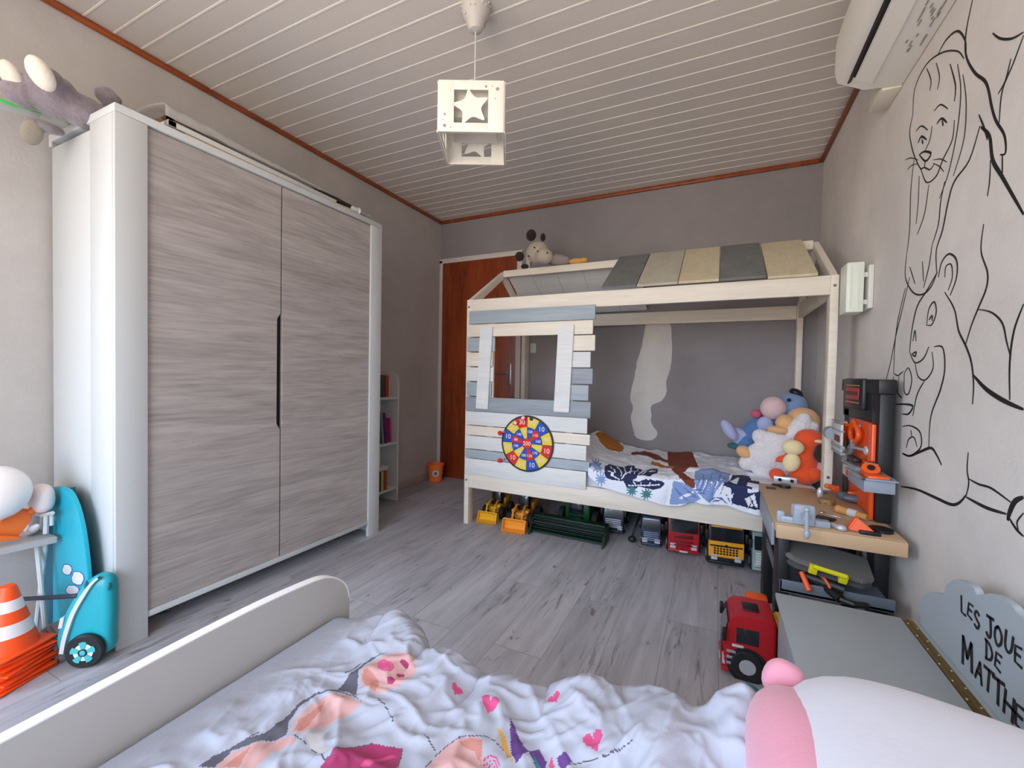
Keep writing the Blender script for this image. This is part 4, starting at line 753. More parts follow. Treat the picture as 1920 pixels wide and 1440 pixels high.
# hanging tools
def bp_(px, py, x=2.985): return at(px, py, 'x', x)
pl1 = thing('toy_pliers', 'orange and grey toy pliers hanging on the orange tool board', 'toy tool', tuple(bp_(1600, 790)))
obj('handle', B().tube(smoothpts([bp_(1601, 789), bp_(1608, 805), bp_(1609, 820), bp_(1602, 830)]), .009), orange, pl1); obj('handle', B().tube(smoothpts([bp_(1600, 790), bp_(1594, 806), bp_(1595, 820), bp_(1600, 830)]), .009), orange, pl1); obj('jaws', B().tube([bp_(1601, 828), bp_(1598, 838), bp_(1592, 848)], [.012, .010, .006]), grey, pl1)
hm = thing('toy_saw', 'orange handled toy saw with grey blade hanging at the tool board edge', 'toy tool', tuple(bp_(1585, 800)))
obj('handle', B().tube(smoothpts([bp_(1588, 796), bp_(1583, 812), bp_(1579, 830), bp_(1575, 852)]), [.010]*7+[.009]*6+[.006]*6), orange, hm); obj('blade', B().prism([bp_(1591, 832), bp_(1598, 846), bp_(1583, 868), bp_(1577, 864)], (.004, 0, 0)), grey, hm)
DX = 2.945
dl = thing('toy_drill_box', 'white boxed toy drill in grey stripes on a peg left of the board', 'toy tool', tuple(at(1570, 820, 'x', DX)))
def bq(b, px0, py0, px1, py1, x=DX, t=.004, bev=.002):
    a, c = at(px0, py0, 'x', x), at(px1, py1, 'x', x); return b.box((x, min(a.y, c.y), min(a.z, c.z)), (x+t, max(a.y, c.y), max(a.z, c.z)), bev)
obj('box', bq(B(), 1560, 790, 1575, 852, DX, .010, .003), white, dl); q = B()
for p0_, p1_ in ((787, 792), (803, 808), (833, 837), (843, 849)): bq(q, 1558, p0_, 1576, p1_, DX-.004, .016, .002)
obj('stripes', q, grey, dl); a = at(1559, 812, 'x', DX); obj('drum', B().cyl(a+V((.0, -.02, 0)), a+V((0, .035, 0)), .028), grey, dl); obj('picture', bq(B(), 1564, 813, 1573, 830, DX-.003, .004), mat('drill_picture', (110, 50, 44), .5), dl)
lv = thing('toy_lighter_tool', 'grey and white toy tool with a red mark hanging below the pliers', 'toy tool', tuple(at(1592, 900, 'x', 2.96)))
obj('holder', bq(B(), 1582, 862, 1604, 904, 2.965, .03, .006), grey, lv); obj('card', bq(B(), 1580, 868, 1596, 900, 2.957, .006), white, lv); obj('mark', bq(B(), 1586, 876, 1589, 893, 2.955, .003, 0), mat('mark_red', (190, 60, 60), .5), lv); obj('cap', bq(B(), 1587, 852, 1600, 868, 2.962, .028, .005), black, lv)
wr_ = thing('toy_wrench', 'pale grey toy wrench hanging across the tool board', 'toy tool', tuple(bp_(1610, 840))); obj('shaft', B().tube([bp_(1592, 838), bp_(1606, 840), bp_(1622, 844)], .006), silver, wr_); a = bp_(1624, 845); obj('head', B().ell(a, (.008, .02, .018)), silver, wr_)
q = B()
for px, py in ((1592, 793), (1613, 799), (1590, 845)): a = bp_(px, py, 3.007); q.cyl(a, a-V((.022, 0, 0)), .008, seg=12)
obj('peg', q, silver, wk)
# things on the worktop
def tp(px, py, z=bz): return at(px, py, 'z', z)
vi = thing('toy_vise', 'grey toy vise clamped on the front corner of the workbench top', 'toy tool', tuple(tp(1500, 990))); c = tp(1503, 985); gv = mat('vise_grey', (160, 170, 182), .35)
obj('jaw', B().box((c.x-.028, c.y-.012, bz), (c.x+.040, c.y+.012, bz+.075), .012, seg=4), gv, vi); obj('jaw', B().box((c.x-.028, c.y+.03, bz), (c.x+.035, c.y+.05, bz+.065), .008, seg=3), gv, vi)
obj('slide', B().box((c.x-.065, c.y-.0, bz), (c.x+.085, c.y+.035, bz+.024), .005).box((c.x-.075, c.y+.005, bz), (c.x-.05, c.y+.03, bz+.04), .005), gv, vi); obj('screw', B().cyl((c.x+.004, c.y-.06, bz+.04), (c.x+.004, c.y, bz+.045), .010).cyl((c.x+.004, c.y-.058, bz+.07), (c.x+.006, c.y-.058, bz-.01), .0065).ell((c.x+.006, c.y-.058, bz-.012), (.010, .010, .016)).ell((c.x+.004, c.y-.058, bz+.072), .009), gv, vi)
def small(name, label, parts, cat='toy tool'):
    t = thing(name, label, cat, tuple(parts[0][3])); 
    for n_, b_, m_, _ in parts: obj(n_, b_, m_, t)
    return t
p = tp(1470, 905); small('toy_spirit_level', 'white toy spirit level with dark round windows at the bench back', [('body', B().box((p.x-.045, p.y-.012, bz), (p.x+.055, p.y+.012, bz+.03), .004, rot=(0, 0, -8)), silver, p), ('vial', B().cyl((p.x-.02, p.y-.014, bz+.016), (p.x-.02, p.y-.017, bz+.016), .008).cyl((p.x+.03, p.y-.018, bz+.016), (p.x+.03, p.y-.024, bz+.016), .008), glassd, p)])
p = tp(1470, 912); small('toy_drill_chuck', 'black round toy drill chuck lying in front of the white spirit level', [('knob', B().cyl((p.x, p.y-.02, bz), (p.x, p.y-.02, bz+.012), .026).ell((p.x-.035, p.y-.01, bz+.006), (.02, .008, .006)), black, p)])
p = tp(1550, 945); small('toy_tape_reel', 'round golden camouflage toy reel on the bench top', [('reel', B().lathe([(0, 0), (.028, 0), (.031, .01), (.028, .022), (0, .022)], p, 20), mat('reel_gold', (146, 116, 70), .5, var=.4, scale=120), p)])
p = tp(1537, 935); small('toy_bulb', 'small clear grey toy bulb beside the golden reel', [('bulb', B().ell((p.x, p.y, bz+.025), (.012, .012, .025)), silver, p)])
p = tp(1555, 925); small('toy_chisel', 'orange handled toy chisel lying across the bench top', [('handle', B().box((p.x-.02, p.y-.01, bz+.022), (p.x+.04, p.y+.012, bz+.04), .006, rot=(0, 0, -25)).cyl((p.x, p.y-.02, bz+.035), (p.x+.015, p.y-.06, bz+.03), .012), orange, p), ('blade', B().box((p.x-.075, p.y-.02, bz), (p.x-.01, p.y-.012, bz+.012), .002, rot=(0, 0, -4)), mat('blade_brown', (100, 84, 76), .5), p)])
p = tp(1580, 935); small('toy_clamp', 'grey toy clamp tool piled at the back of the bench top', [('bar', B().box((p.x-.02, p.y-.02, bz), (p.x+.06, p.y+.02, bz+.03), .008, rot=(0, 0, 15)), mat('clamp_grey', (96, 102, 112), .4), p), ('jaw', B().ell((p.x+.03, p.y-.055, bz+.018), (.045, .022, .018)), mat('clamp_grey', (96, 102, 112), .4), p), ('trigger', B().box((p.x+.01, p.y-.04, bz+.03), (p.x+.045, p.y-.02, bz+.042), .004), orange, p)])
p = tp(1590, 968); small('toy_screwdriver', 'toy screwdriver with tan handle and white band on the bench', [('handle', B().cyl((p.x-.02, p.y+.03, bz+.015), (p.x+.05, p.y-.035, bz+.013), .015, .012).ell((p.x-.022, p.y+.032, bz+.015), .016), mat('tan_handle', (202, 146, 84), .45), p), ('band', B().cyl((p.x+.004, p.y+.008, bz+.0145), (p.x+.026, p.y-.012, bz+.0142), .0152), white, p)])
p = tp(1548, 975); small('toy_file', 'flat black toy file lying beside the vise', [('blade', B().box((p.x-.035, p.y-.03, bz), (p.x+.025, p.y+.03, bz+.008), .003, rot=(0, 0, -30)), black, p)])
p = tp(1568, 992); small('toy_bolt', 'silver toy bolt with round head near the bench front edge', [('shaft', B().cyl((p.x-.01, p.y+.02, bz+.009), (p.x+.006, p.y-.01, bz+.009), .008), silver, p), ('head', B().ell((p.x+.01, p.y-.016, bz+.011), (.016, .014, .011)), silver, p)])
p = tp(1560, 968); small('toy_spanner', 'thin silver toy spanner beside the tan screwdriver', [('shaft', B().box((p.x-.03, p.y-.006, bz), (p.x+.03, p.y+.006, bz+.006), .002, rot=(0, 0, -35)), chrome, p), ('ring', B().ell((p.x-.028, p.y+.02, bz+.006), (.012, .012, .005)), chrome, p)])
p = tp(1612, 998); small('toy_plane', 'orange triangular toy plane with black base near the bench corner', [('body', B().prism([(p.x-.035, p.y-.005, bz+.004), (p.x+.045, p.y-.015, bz+.004), (p.x-.01, p.y+.0, bz+.05)], (0, .03, 0), bev=.004), orange, p), ('base', B().box((p.x-.005, p.y-.024, bz), (p.x+.052, p.y-.006, bz+.012), .003), black, p)])
p = tp(1652, 996); small('toy_disc', 'flat black toy disc at the right edge of the bench top', [('disc', B().cyl((p.x, p.y, bz), (p.x, p.y, bz+.01), .034, seg=28), black, p)])
# under the worktop
cs = thing('toy_case', 'dark transparent organiser case with yellow handle on the bench shelf', 'case', (2.84, 1.72, .28)); Mx = Matrix.Translation((2.83, 1.73, .375)) @ Euler((R(14), R(9), R(-2))).to_matrix().to_4x4()
q = B().prism([(x, y, -.022) for x, y in [(-.13, -.05), (-.09, -.075), (.10, -.075), (.13, -.05), (.13, .07), (-.13, .07)]], (0, 0, .02), bev=.004); q.bm.transform(Mx); obj('shell', q, mat('smoky_plastic', (92, 92, 92), .2, alpha=.75), cs)
q = B().prism([(x, y, .0) for x, y in [(-.13, -.05), (-.09, -.075), (.10, -.075), (.13, -.05), (.13, .07), (-.13, .07)]], (0, 0, .02), bev=.004); q.bm.transform(Mx); obj('lid', q, mat('smoky_lid', (120, 120, 118), .2, alpha=.75), cs)
q = B().tube([(-.045, -.07, .005), (-.045, -.09, .02), (.045, -.09, .02), (.045, -.07, .005)], .008).box((-.055, -.09, -.012), (-.03, -.072, .02), .003).box((.03, -.09, -.012), (.055, -.072, .02), .003); q.bm.transform(Mx); obj('handle', q, mat('case_yellow', (214, 206, 30), .4), cs)
obj('support_foot', B().box((2.78, 1.74, .27), (2.88, 1.80, .365), .004), black, cs)
dr_ = thing('toy_drill', 'black and orange toy drill lying on the lower bench shelf', 'toy tool', (2.83, 1.68, .28)); obj('body', B().cyl((2.76, 1.72, .315), (2.88, 1.69, .30), .026).cyl((2.82, 1.70, .30), (2.86, 1.64, .285), .015).tube([(2.86, 1.64, .285), (2.89, 1.62, .285), (2.93, 1.63, .285)], .01), black, dr_)
obj('trim', B().cyl((2.755, 1.69, .335), (2.775, 1.66, .285), .009).tube(smoothpts([(2.74, 1.71, .345), (2.78, 1.69, .35), (2.82, 1.68, .33), (2.84, 1.665, .295)]), .005), orange, dr_)
# ================================================================ TOY CHEST
gp = mat('chest_grey_paint', (168, 178, 184), .45, var=.03, scale=4); CZ = .35
ch = thing('toy_chest', 'pale grey toy chest with brass hinge and cloud shaped back panel', 'toy chest', (2.82, 1.1, 0)); cyn, cyf = .44, 1.44; cxl, cxh, cxb = 2.652, 2.955, 2.992
obj('lid', B().box((cxl-.004, cyn, CZ-.016), (cxh, cyf, CZ), .003), gp, ch)
obj('box', B().box((cxl+.006, cyn+.01, 0.0), (cxl+.022, cyf-.01, CZ-.017), .002).box((cxb-.02, cyn+.01, 0), (cxb-.002, cyf-.01, CZ-.017)).box((cxl+.022, cyf-.03, 0), (cxb-.02, cyf-.012, CZ-.017)).box((cxl+.022, cyn+.01, 0), (cxb-.02, cyn+.028, CZ-.017)).box((cxl+.02, cyn+.02, .02), (cxb-.02, cyf-.02, .035)).box((cxh+.024, cyn, CZ-.016), (cxb, cyf, CZ), .001), gp, ch)
brs = mat('brass', (138, 112, 62), .35, .8); obj('piano_hinge', B().box((cxh+.0005, cyn+.005, CZ-.015), (cxh+.0235, cyf-.008, CZ+.001)).cyl((cxh+.012, cyn+.005, CZ+.001), (cxh+.012, cyf-.008, CZ+.001), .0028, seg=8), brs, ch)
q = B()
for i in range(15):
    for x in (cxh+.005, cxh+.019): q.ell((x, cyf-.03-i*.062-(.02 if x > cxh+.01 else 0), CZ+.001), (.0028, .0028, .0012), u=10, v=6)
obj('hinge_screws', q, mat('screw_bright', (236, 220, 170), .25, .9), ch)
cl = [(p.y, p.z) for p in [at(*c_, 'x', cxb) for c_ in ((1725, 1165), (1724, 1128), (1733, 1114), (1752, 1109), (1768, 1113), (1774, 1096), (1790, 1086), (1808, 1088), (1825, 1100), (1834, 1116), (1852, 1112), (1872, 1116), (1895, 1132), (1920, 1160))]]
ym = 1.94; cl = cl + [(ym-a, c) for a, c in cl[::-1]][2:]
cl = [(1.435, .20)] + [(p.x, p.y) for p in smoothpts([V((a, c, 0)) for a, c in cl], 4)] + [(ym-1.435, .20)]
obj('cloud_back', B().prism([(cxb, a, c) for a, c in cl], (.014, 0, 0), bev=.0015), gp, ch)
LT = {'L': [[(.1, 1), (.05, .05), (.7, 0)]], 'E': [[(.8, .95), (.1, .9), (.05, .05), (.8, 0)], [(.05, .5), (.65, .5)]], 'S': [[(.8, .85), (.45, 1), (.15, .75), (.45, .5), (.8, .3), (.5, 0), (.1, .12)]],
 'J': [[(.2, 1), (.95, 1)], [(.6, 1), (.6, .2), (.35, 0), (.1, .15)]], 'O': [[(.45, 1), (.1, .8), (.05, .35), (.4, 0), (.8, .25), (.85, .7), (.45, 1), (.25, .9)]], 'U': [[(.05, 1), (.1, .25), (.45, 0), (.8, .25), (.85, 1)]],
 'T': [[(-.05, .92), (1, 1)], [(.5, .97), (.42, 0)]], 'D': [[(.1, 1), (.08, 0)], [(-.05, 1), (.5, .9), (.85, .5), (.6, .12), (0, 0)]], 'M': [[(.05, 0), (.1, 1)], [(.1, 1), (.5, .35)], [(.5, .35), (.9, 1)], [(.9, 1), (.95, 0)]],
 'A': [[(0, 0), (.45, 1)], [(.45, 1), (.85, 0)], [(.15, .4), (.7, .4)]], 'H': [[(.05, 1), (.05, 0)], [(.85, 1), (.85, 0)], [(.05, .5), (.85, .55)]]}
q = B()
for c_, y_, z_, sz, rz_ in (('L', 1.207, .507, .038, 8), ('E', 1.179, .510, .033, -4), ('S', 1.152, .503, .036, 6), ('J', 1.105, .511, .042, 6), ('O', 1.074, .509, .038, 0), ('U', 1.040, .515, .038, -6), ('E', 1.010, .508, .036, 4), ('T', .980, .510, .038, -4), ('S', .950, .508, .036, 4),
        ('D', 1.102, .461, .038, 4), ('E', 1.070, .460, .034, -4), ('M', 1.186, .408, .060, 4), ('A', 1.134, .398, .042, -4), ('T', 1.100, .402, .046, 0), ('T', 1.066, .400, .050, 4), ('H', 1.031, .396, .046, -4), ('E', .998, .398, .044, 4), ('O', .960, .398, .044, 0)):
    for st in LT[c_]:
        pp = smoothpts([V(((x-.45)*sz*.72, (y-.5)*sz, 0)) for x, y in st], 5 if len(st) > 3 and c_ != 'E' else 1); pp = [Matrix.Rotation(R(rz_), 3, 'Z') @ p for p in pp]; n = len(pp); hw = sz*.075; t = bmesh.new(); rows = []
        pp[0] = pp[0]+(pp[0]-pp[1]).normalized()*hw*.6; pp[-1] = pp[-1]+(pp[-1]-pp[-2]).normalized()*hw*.6
        for i, p in enumerate(pp):
            d = (pp[min(i+1, n-1)]-pp[max(i-1, 0)]).normalized(); nx = V((-d.y, d.x, 0))*hw; W3 = lambda w, o: V((cxb-.0002-o, y_-w.x, z_+w.y))
            rows.append([t.verts.new(W3(p+nx, 0)), t.verts.new(W3(p-nx, 0)), t.verts.new(W3(p-nx, .0012)), t.verts.new(W3(p+nx, .0012))])
        for a, c in zip(rows, rows[1:]):
            for k in range(4): t.faces.new((a[k], a[(k+1) % 4], c[(k+1) % 4], c[k]))
        t.faces.new(rows[0][::-1]); t.faces.new(rows[-1]); q.add(t)
obj('lettering', q, ink, ch, smooth=0)
# ================================================================ THE NEAR BED
nb = thing('toddler_bed', 'low pale grey bed with rounded side board in the foreground', 'bed', (2.1, -.2, 0)); gb_ = mat('bed_board_grey', (186, 184, 180), .5); RX = 1.60
pr = [(.682, .16), (.682, .43), (.672, .468), (.650, .496), (.618, .516), (.57, .526), (.45, .532), (.30, .530), (.10, .522), (-.2, .512), (-.6, .505), (-1.2, .50), (-1.2, .16)]
pr = pr[:1]+[(p.x, p.y) for p in smoothpts([V((a, c, 0)) for a, c in pr[1:-1]], 4)]+pr[-1:]
obj('side_board', B().prism([(RX, a, c) for a, c in pr], (.02, 0, 0), bev=.001), gb_, nb)
pts = [V((RX+.010, a, c)) for a, c in pr[2:-1]]; q = B(); t = bmesh.new(); rows = []
for i, p in enumerate(pts):
    d = (pts[min(i+1, len(pts)-1)]-pts[max(i-1, 0)]).normalized(); n_ = V((0, -d.z, d.y)); n_ = n_ if n_.z > 0 or (abs(n_.z) < .3 and n_.y > 0) else -n_
    rows.append([t.verts.new(p+V((-.0105, 0, 0))-n_*.001), t.verts.new(p+V((.0105, 0, 0))-n_*.001), t.verts.new(p+V((.0105, 0, 0))+n_*.0015), t.verts.new(p+V((-.0105, 0, 0))+n_*.0015)])
for a, c in zip(rows, rows[1:]):
    for k in range(4): t.faces.new((a[k], a[(k+1) % 4], c[(k+1) % 4], c[k]))
q.add(t); obj('edge_banding', q, mat('edge_white', (246, 246, 246), .35), nb)
obj('side_board', B().box((2.545, -1.2, .16), (2.562, .62, .40), .004), gb_, nb); obj('foot_board', B().box((RX+.02, .60, .12), (2.545, .616, .36), .003), gb_, nb); obj('head_board', B().box((RX+.02, -1.2, .16), (2.545, -1.18, .6), .003), gb_, nb)
for x in (RX+.02, 2.505):
    for y in (.56, -1.18): obj('leg', B().box((x, y, 0), (x+.04, y+.04, .30), .003), gb_, nb)
obj('slat_base', B().box((RX+.02, -1.18, .22), (2.545, .60, .24)), gb_, nb)
tag(obj('mattress', B().box((RX+.022, -1.175, .241), (2.543, .595, .405), .03, seg=4), mat('near_sheet', (196, 200, 210), .9)), 'grey white mattress on the low foreground bed', 'mattress')
foot = ((1.60, .655), (1.70, .662), (1.78, .668), (1.84, .655), (1.93, .612), (2.03, .60), (2.15, .605), (2.25, .64), (2.36, .685), (2.45, .65), (2.54, .68), (2.62, .66))
def fy(x):
    for (a, za), (c, zc) in zip(foot, foot[1:]):
        if x <= c: return za+(zc-za)*smooth01((x-a)/(c-a))
    return foot[-1][1]
NX0, NX1, NY0 = 1.632, 2.60, -.75
def ntop(x, y):
    df = fy(x)-y; k = smooth01((x-RX-.03)/.16)
    z = .415+.028*k + .012*fbm(x, y, 3.2)*k
    rad = math.atan2(x-1.55, y-1.4)
    z += k*.017*math.exp(-max(0, df)/.20)*(abs(math.sin(x*23+1.2*math.sin(y*9)+.6))**.7-.35)*(1 if x < 2.2 else .5)
    z += k*.010*(1-abs(fbm(x*1.0+3, y*1.3, 5.5, 3)))**3-.004
    w_ = fbm(x*.6, y*.6, 4, 2)*.25; kk = k*(.12+.88*smooth01((x-1.72-.25*(.6-y))/.2)); z += kk*.006*(1-abs(noise.noise(V(((x+w_)*22, (y-w_)*7, 2.2)))))**4 + kk*.006*(1-abs(noise.noise(V(((x-w_)*9, (y+w_)*24, 5.2)))))**5
    z += .018*math.exp(-((y-(.60-.62*(x-1.93)))/.022)**2)*smooth01((x-1.8)/.1)*smooth01((2.35-x)/.2)*.0
    # soft heap of cover at the right end
    z += .075*math.exp(-((x-2.51)/.055)**2-((y-.62)/.10)**2) + .04*math.exp(-((x-2.40)/.06)**2-((y-.56)/.10)**2)+.025*math.exp(-((x-2.28)/.05)**2-((y-.60)/.09)**2)
    z += .02*math.exp(-((x-1.80)/.04)**2-((y-.64)/.07)**2)
    return z
def vmap(v): return v/.1*.50 if v < .1 else .50+(v-.1)/.9*.50
def nquilt(u, v):
    x = NX0+(NX1-NX0)*u; yf = fy(x); top = yf-NY0; v = vmap(v); s = v*(top+.26)
    if s <= top:
        y = NY0+s; z = ntop(x, y); e = max(0, 1-(yf-y)/.04); z -= .018*e*e
        if x > 2.55: z -= (x-2.55)*2.4
        return V((min(x, 2.575+.0*(x)), y, z))
    d = s-top; z0 = ntop(x, yf)-.018; y = yf+.012*min(1, d/.02)+.012*(math.sin(x*38)*.6+math.sin(x*21+1))*min(1, d/.05)
    zz = z0-d
    if x > 2.55: zz -= (x-2.55)*2.4
    return V((min(x, 2.575), max(y, yf-.002), zz))
nn_ = [('cover_white', (172, 177, 192)), ('cover_charcoal', (92, 92, 106)), ('cover_blush', (202, 160, 158)), ('cover_magenta', (166, 56, 106)), ('cover_pink', (206, 80, 132)), ('cover_ochre', (214, 160, 74)), ('cover_purple', (96, 60, 128)), ('cover_teal', (50, 130, 146)), ('cover_grey', (190, 190, 194)), ('cover_coral', (190, 130, 120))]
nm_ = [mat(n, c, .9, bump=.12, scale=40) for n, c in nn_]
P2 = []
def pq(mi, L, ox=360, oy=1060, k=3.2): P2.append((mi, [tuple(at(ox+x/k, oy+y/k, 'z', .455))[:2] for x, y in L]))
def qline(mi, L, w=7, **kw):
    for (x0, y0), (x1, y1) in zip(L, L[1:]):
        l = math.hypot(x1-x0, y1-y0) or 1; nx, ny = -(y1-y0)/l*w/2, (x1-x0)/l*w/2; pq(mi, [(x0+nx, y0+ny), (x1+nx, y1+ny), (x1-nx, y1-ny), (x0-nx, y0-ny)], **kw)
pq(1, [(870, 740), (930, 670), (1000, 600), (1080, 545), (1170, 528), (1200, 548), (1110, 570), (1040, 620), (1000, 680), (985, 770), (940, 750)])
pq(1, [(440, 1010), (560, 900), (640, 820), (740, 760), (870, 740), (960, 765), (1040, 800), (930, 775), (840, 760), (720, 800), (630, 870), (590, 930), (570, 1010), (470, 1040), (240, 1110), (130, 1216), (40, 1216), (130, 1140), (300, 1060)])
pq(0, ellp(1178, 640, 190, 112, -14)); pq(2, ellp(1180, 640, 176, 98, -14)); pq(9, ellp(1070, 680, 60, 40, 50)); pq(4, ellp(1160, 612, 50, 32, 10)); pq(9, ellp(1160, 612, 40, 24, 10)); pq(4, ellp(1160, 612, 36, 22, 10)); pq(3, ellp(1275, 592, 28, 14, 10)); pq(3, ellp(1250, 646, 27, 12, -5)); pq(3, ellp(1195, 684, 25, 18, 20))
pq(0, [(570, 1010), (580, 920), (650, 830), (760, 765), (880, 752), (1050, 800), (1060, 830), (850, 940), (640, 1010)]); pq(2, [(600, 1000), (620, 920), (700, 840), (800, 780), (900, 765), (1030, 808), (900, 880), (780, 950), (660, 1000)]); pq(9, [(610, 990), (640, 920), (720, 870), (800, 800), (740, 900), (660, 980)])
pq(2, [(130, 1216), (240, 1120), (420, 1060), (600, 1020), (620, 1060), (480, 1120), (380, 1216)]); pq(9, [(180, 1216), (260, 1150), (360, 1090), (300, 1180), (280, 1216)])
pq(8, [(680, 1010), (780, 985), (790, 1080), (870, 1120), (800, 1150), (700, 1090)])
pq(3, [(800, 1190), (860, 1130), (930, 1100), (1000, 1060), (1090, 1040), (1180, 1055), (1265, 1060), (1262, 1130), (1230, 1216), (1200, 1300), (700, 1300)]); pq(4, [(1000, 1216), (1060, 1150), (1180, 1100), (1230, 1120), (1130, 1160), (1060, 1240)])
pq(2, [(1410, 1230), (1450, 1160), (1510, 1090), (1600, 1045), (1680, 1035), (1745, 1060), (1740, 1216), (1730, 1300), (1400, 1300)]); pq(9, [(1600, 1070), (1660, 1040), (1740, 1065), (1735, 1200), (1700, 1120)])
qline(1, [(1400, 1216), (1450, 1140), (1530, 1075), (1640, 1030), (1760, 1040), (1860, 1090), (1920, 1150)], 6); qline(1, [(610, 1010), (700, 1090), (800, 1180)], 7); qline(1, [(1110, 790), (1180, 860), (1210, 930)], 6); qline(1, [(1380, 1000), (1460, 1105)], 7); qline(1, [(920, 640), (1020, 570)], 7); qline(1, [(650, 815), (765, 758)], 8); qline(1, [(250, 1085), (410, 1005)], 8); qline(1, [(1265, 1070), (1235, 1216)], 6); qline(1, [(800, 1180), (930, 1095), (1090, 1035)], 6)
def heart(cx, cy, s, a=0):
    L = []
    for i in range(20):
        t = 2*math.pi*i/20; x = 16*math.sin(t)**3; y = -(13*math.cos(t)-5*math.cos(2*t)-2*math.cos(3*t)-math.cos(4*t)); x, y = x*s/16, y*s/16
        L.append((cx+x*math.cos(R(a))-y*math.sin(R(a)), cy+x*math.sin(R(a))+y*math.cos(R(a))))
    return L
for cx, cy, s, a in ((855, 1288, 11, 20), (918, 1325, 17, 20), (1041, 1312, 13, -25), (1113, 1402, 19, -20)): pq(4, heart(cx, cy, s, a), 0, 0, 1)
pq(5, [(932, 1367), (960, 1425), (948, 1398)], 0, 0, 1); pq(5, [(932, 1367), (945, 1380), (962, 1422), (940, 1400)], 0, 0, 1); pq(6, [(955, 1352), (966, 1366), (990, 1405), (968, 1424), (957, 1400)], 0, 0, 1); pq(6, [(990, 1405), (1010, 1398), (1025, 1420), (1022, 1440), (1000, 1425)], 0, 0, 1); pq(7, [(998, 1405), (1006, 1420), (1020, 1440), (1004, 1440)], 0, 0, 1); pq(4, [(1036, 1413), (1044, 1440), (1026, 1440)], 0, 0, 1); pq(6, [(1046, 1416), (1060, 1414), (1072, 1428), (1052, 1438)], 0, 0, 1)
qline(1, [(1060, 1434), (1100, 1427), (1140, 1428), (1172, 1422), (1190, 1424)], 2, ox=0, oy=0, k=1)
for r_ in (16, 11, 6): qline(4, [(922+r_*math.cos(t), 1432+r_*1.1*math.sin(t)) for t in [math.pi+k*math.pi/8 for k in range(9)]], 2.2, ox=0, oy=0, k=1)
bb2 = [(mi, P, min(p[0] for p in P), max(p[0] for p in P), min(p[1] for p in P), max(p[1] for p in P)) for mi, P in P2]
def paintn(u, v):
    x = NX0+(NX1-NX0)*u; top = fy(x)-NY0; s = vmap(v)*(top+.26); y = NY0+s; k = 0
    if s > top or y < .0: return 0
    for mi, P, a, c, d, e_ in bb2:
        if a <= x <= c and d <= y <= e_ and inpoly(x, y, P): k = mi
    return k
tag(cloth('bed_cover', 440, 420, nquilt, paintn, nm_, thick=-.004), 'crumpled white bed cover with blush, magenta and heart prints on the near bed', 'bed cover')
# teal ball between cover and plush
tag(obj('plush_ball', B().ell(at(1404, 1338, 'z', .475), (.032, .034, .045)), mat('teal_plush', (30, 120, 130), .9, bump=.3, scale=80)), 'round teal plush peeking out between the bed cover and the pink plush', 'plush toy')
# ================================================================ BIG PINK AND WHITE PLUSH
pg = thing('plush_toy', 'huge pink and white plush animal in the lower right foreground', 'plush toy', (2.8, .47, .352)); pink = mat('pink_velour', (214, 146, 164), .95, bump=.1, scale=60, sheen=.3); wf = mat('white_fleece', (206, 207, 218), .95, bump=.1, scale=30, sheen=.3)
obj('body', B().ell((2.780, .49, .478), (.245, .21, .122), (0, 5, -3), sq=.62, u=40, v=28), wf, pg)
obj('head', B().ell((2.598, .480, .476), (.080, .19, .112), (0, 0, 8), sq=.74, u=32, v=24), pink, pg); obj('ear', B().ell(at(1469, 1276, 'y', .66), (.029, .02, .031), (0, 20, 0), sq=.85), pink, pg)
obj('arm', B().ell((2.60, .36, .50), (.04, .07, .04), (10, 0, -25)), pink, pg)
# ================================================================ LEFT CORNER
teal = mat('teal_plastic', (28, 172, 194), .35); teal2 = mat('teal_shadow_grey', (120, 130, 134), .5)
ib = thing('toy_ironing_board', 'teal ironing board toy standing upright beside the white wardrobe', 'toy ironing board', (.2, .58, 0)); YY = .575
ol = [(99, 1190), (99, 1050), (98, 985), (97, 955), (93, 932), (90, 918), (104, 913), (118, 914), (132, 924), (144, 950), (154, 990), (161, 1040), (166, 1100), (168, 1190)]
pts = [at(p.x, p.y, 'y', YY) for p in smoothpts([(*p, 0) for p in ol], 3)]
for p in pts: p.z = max(p.z, .0)
pts = [p for i, p in enumerate(pts) if i == 0 or (p-pts[i-1]).length > 1e-4]
obj('board', B().prism(pts, (0, .012, 0), bev=.002), teal, ib)
ol = [(78, 1190), (79, 1000), (82, 950), (86, 928), (98, 916), (120, 918), (130, 940), (130, 1190)]
pts = [at(p.x, p.y, 'y', YY+.016) for p in smoothpts([(*p, 0) for p in ol], 3)]
for p in pts: p.z = max(p.z, .0)
obj('back_shell', B().prism(pts, (0, .02, 0)), mat('deep_teal', (14, 96, 118), .4), ib)
q = B(); q2 = B()
for px, py, w, h in ((126, 1068, 8.5, 9), (146, 1084, 11, 11.5), (136, 1106, 12, 8)):
    L = [(-.6, -1), (.3, -1), (.9, -.5), (1, .2), (.6, 1), (0, 1.05), (-.8, .7), (-1, 0)]
    q2.prism([at(px+x*(w+1.4), py+y*(h+1.4), 'y', YY) for x, y in L], (0, -.001, 0)); q.prism([at(px+x*w, py+y*h, 'y', YY-.001) for x, y in L], (0, -.001, 0))
obj('picture_border', q2, mat('border_navy', (50, 70, 130), .5), ib); obj('picture', q, mat('picture_pale', (220, 222, 226), .5, var=.1, scale=160), ib)
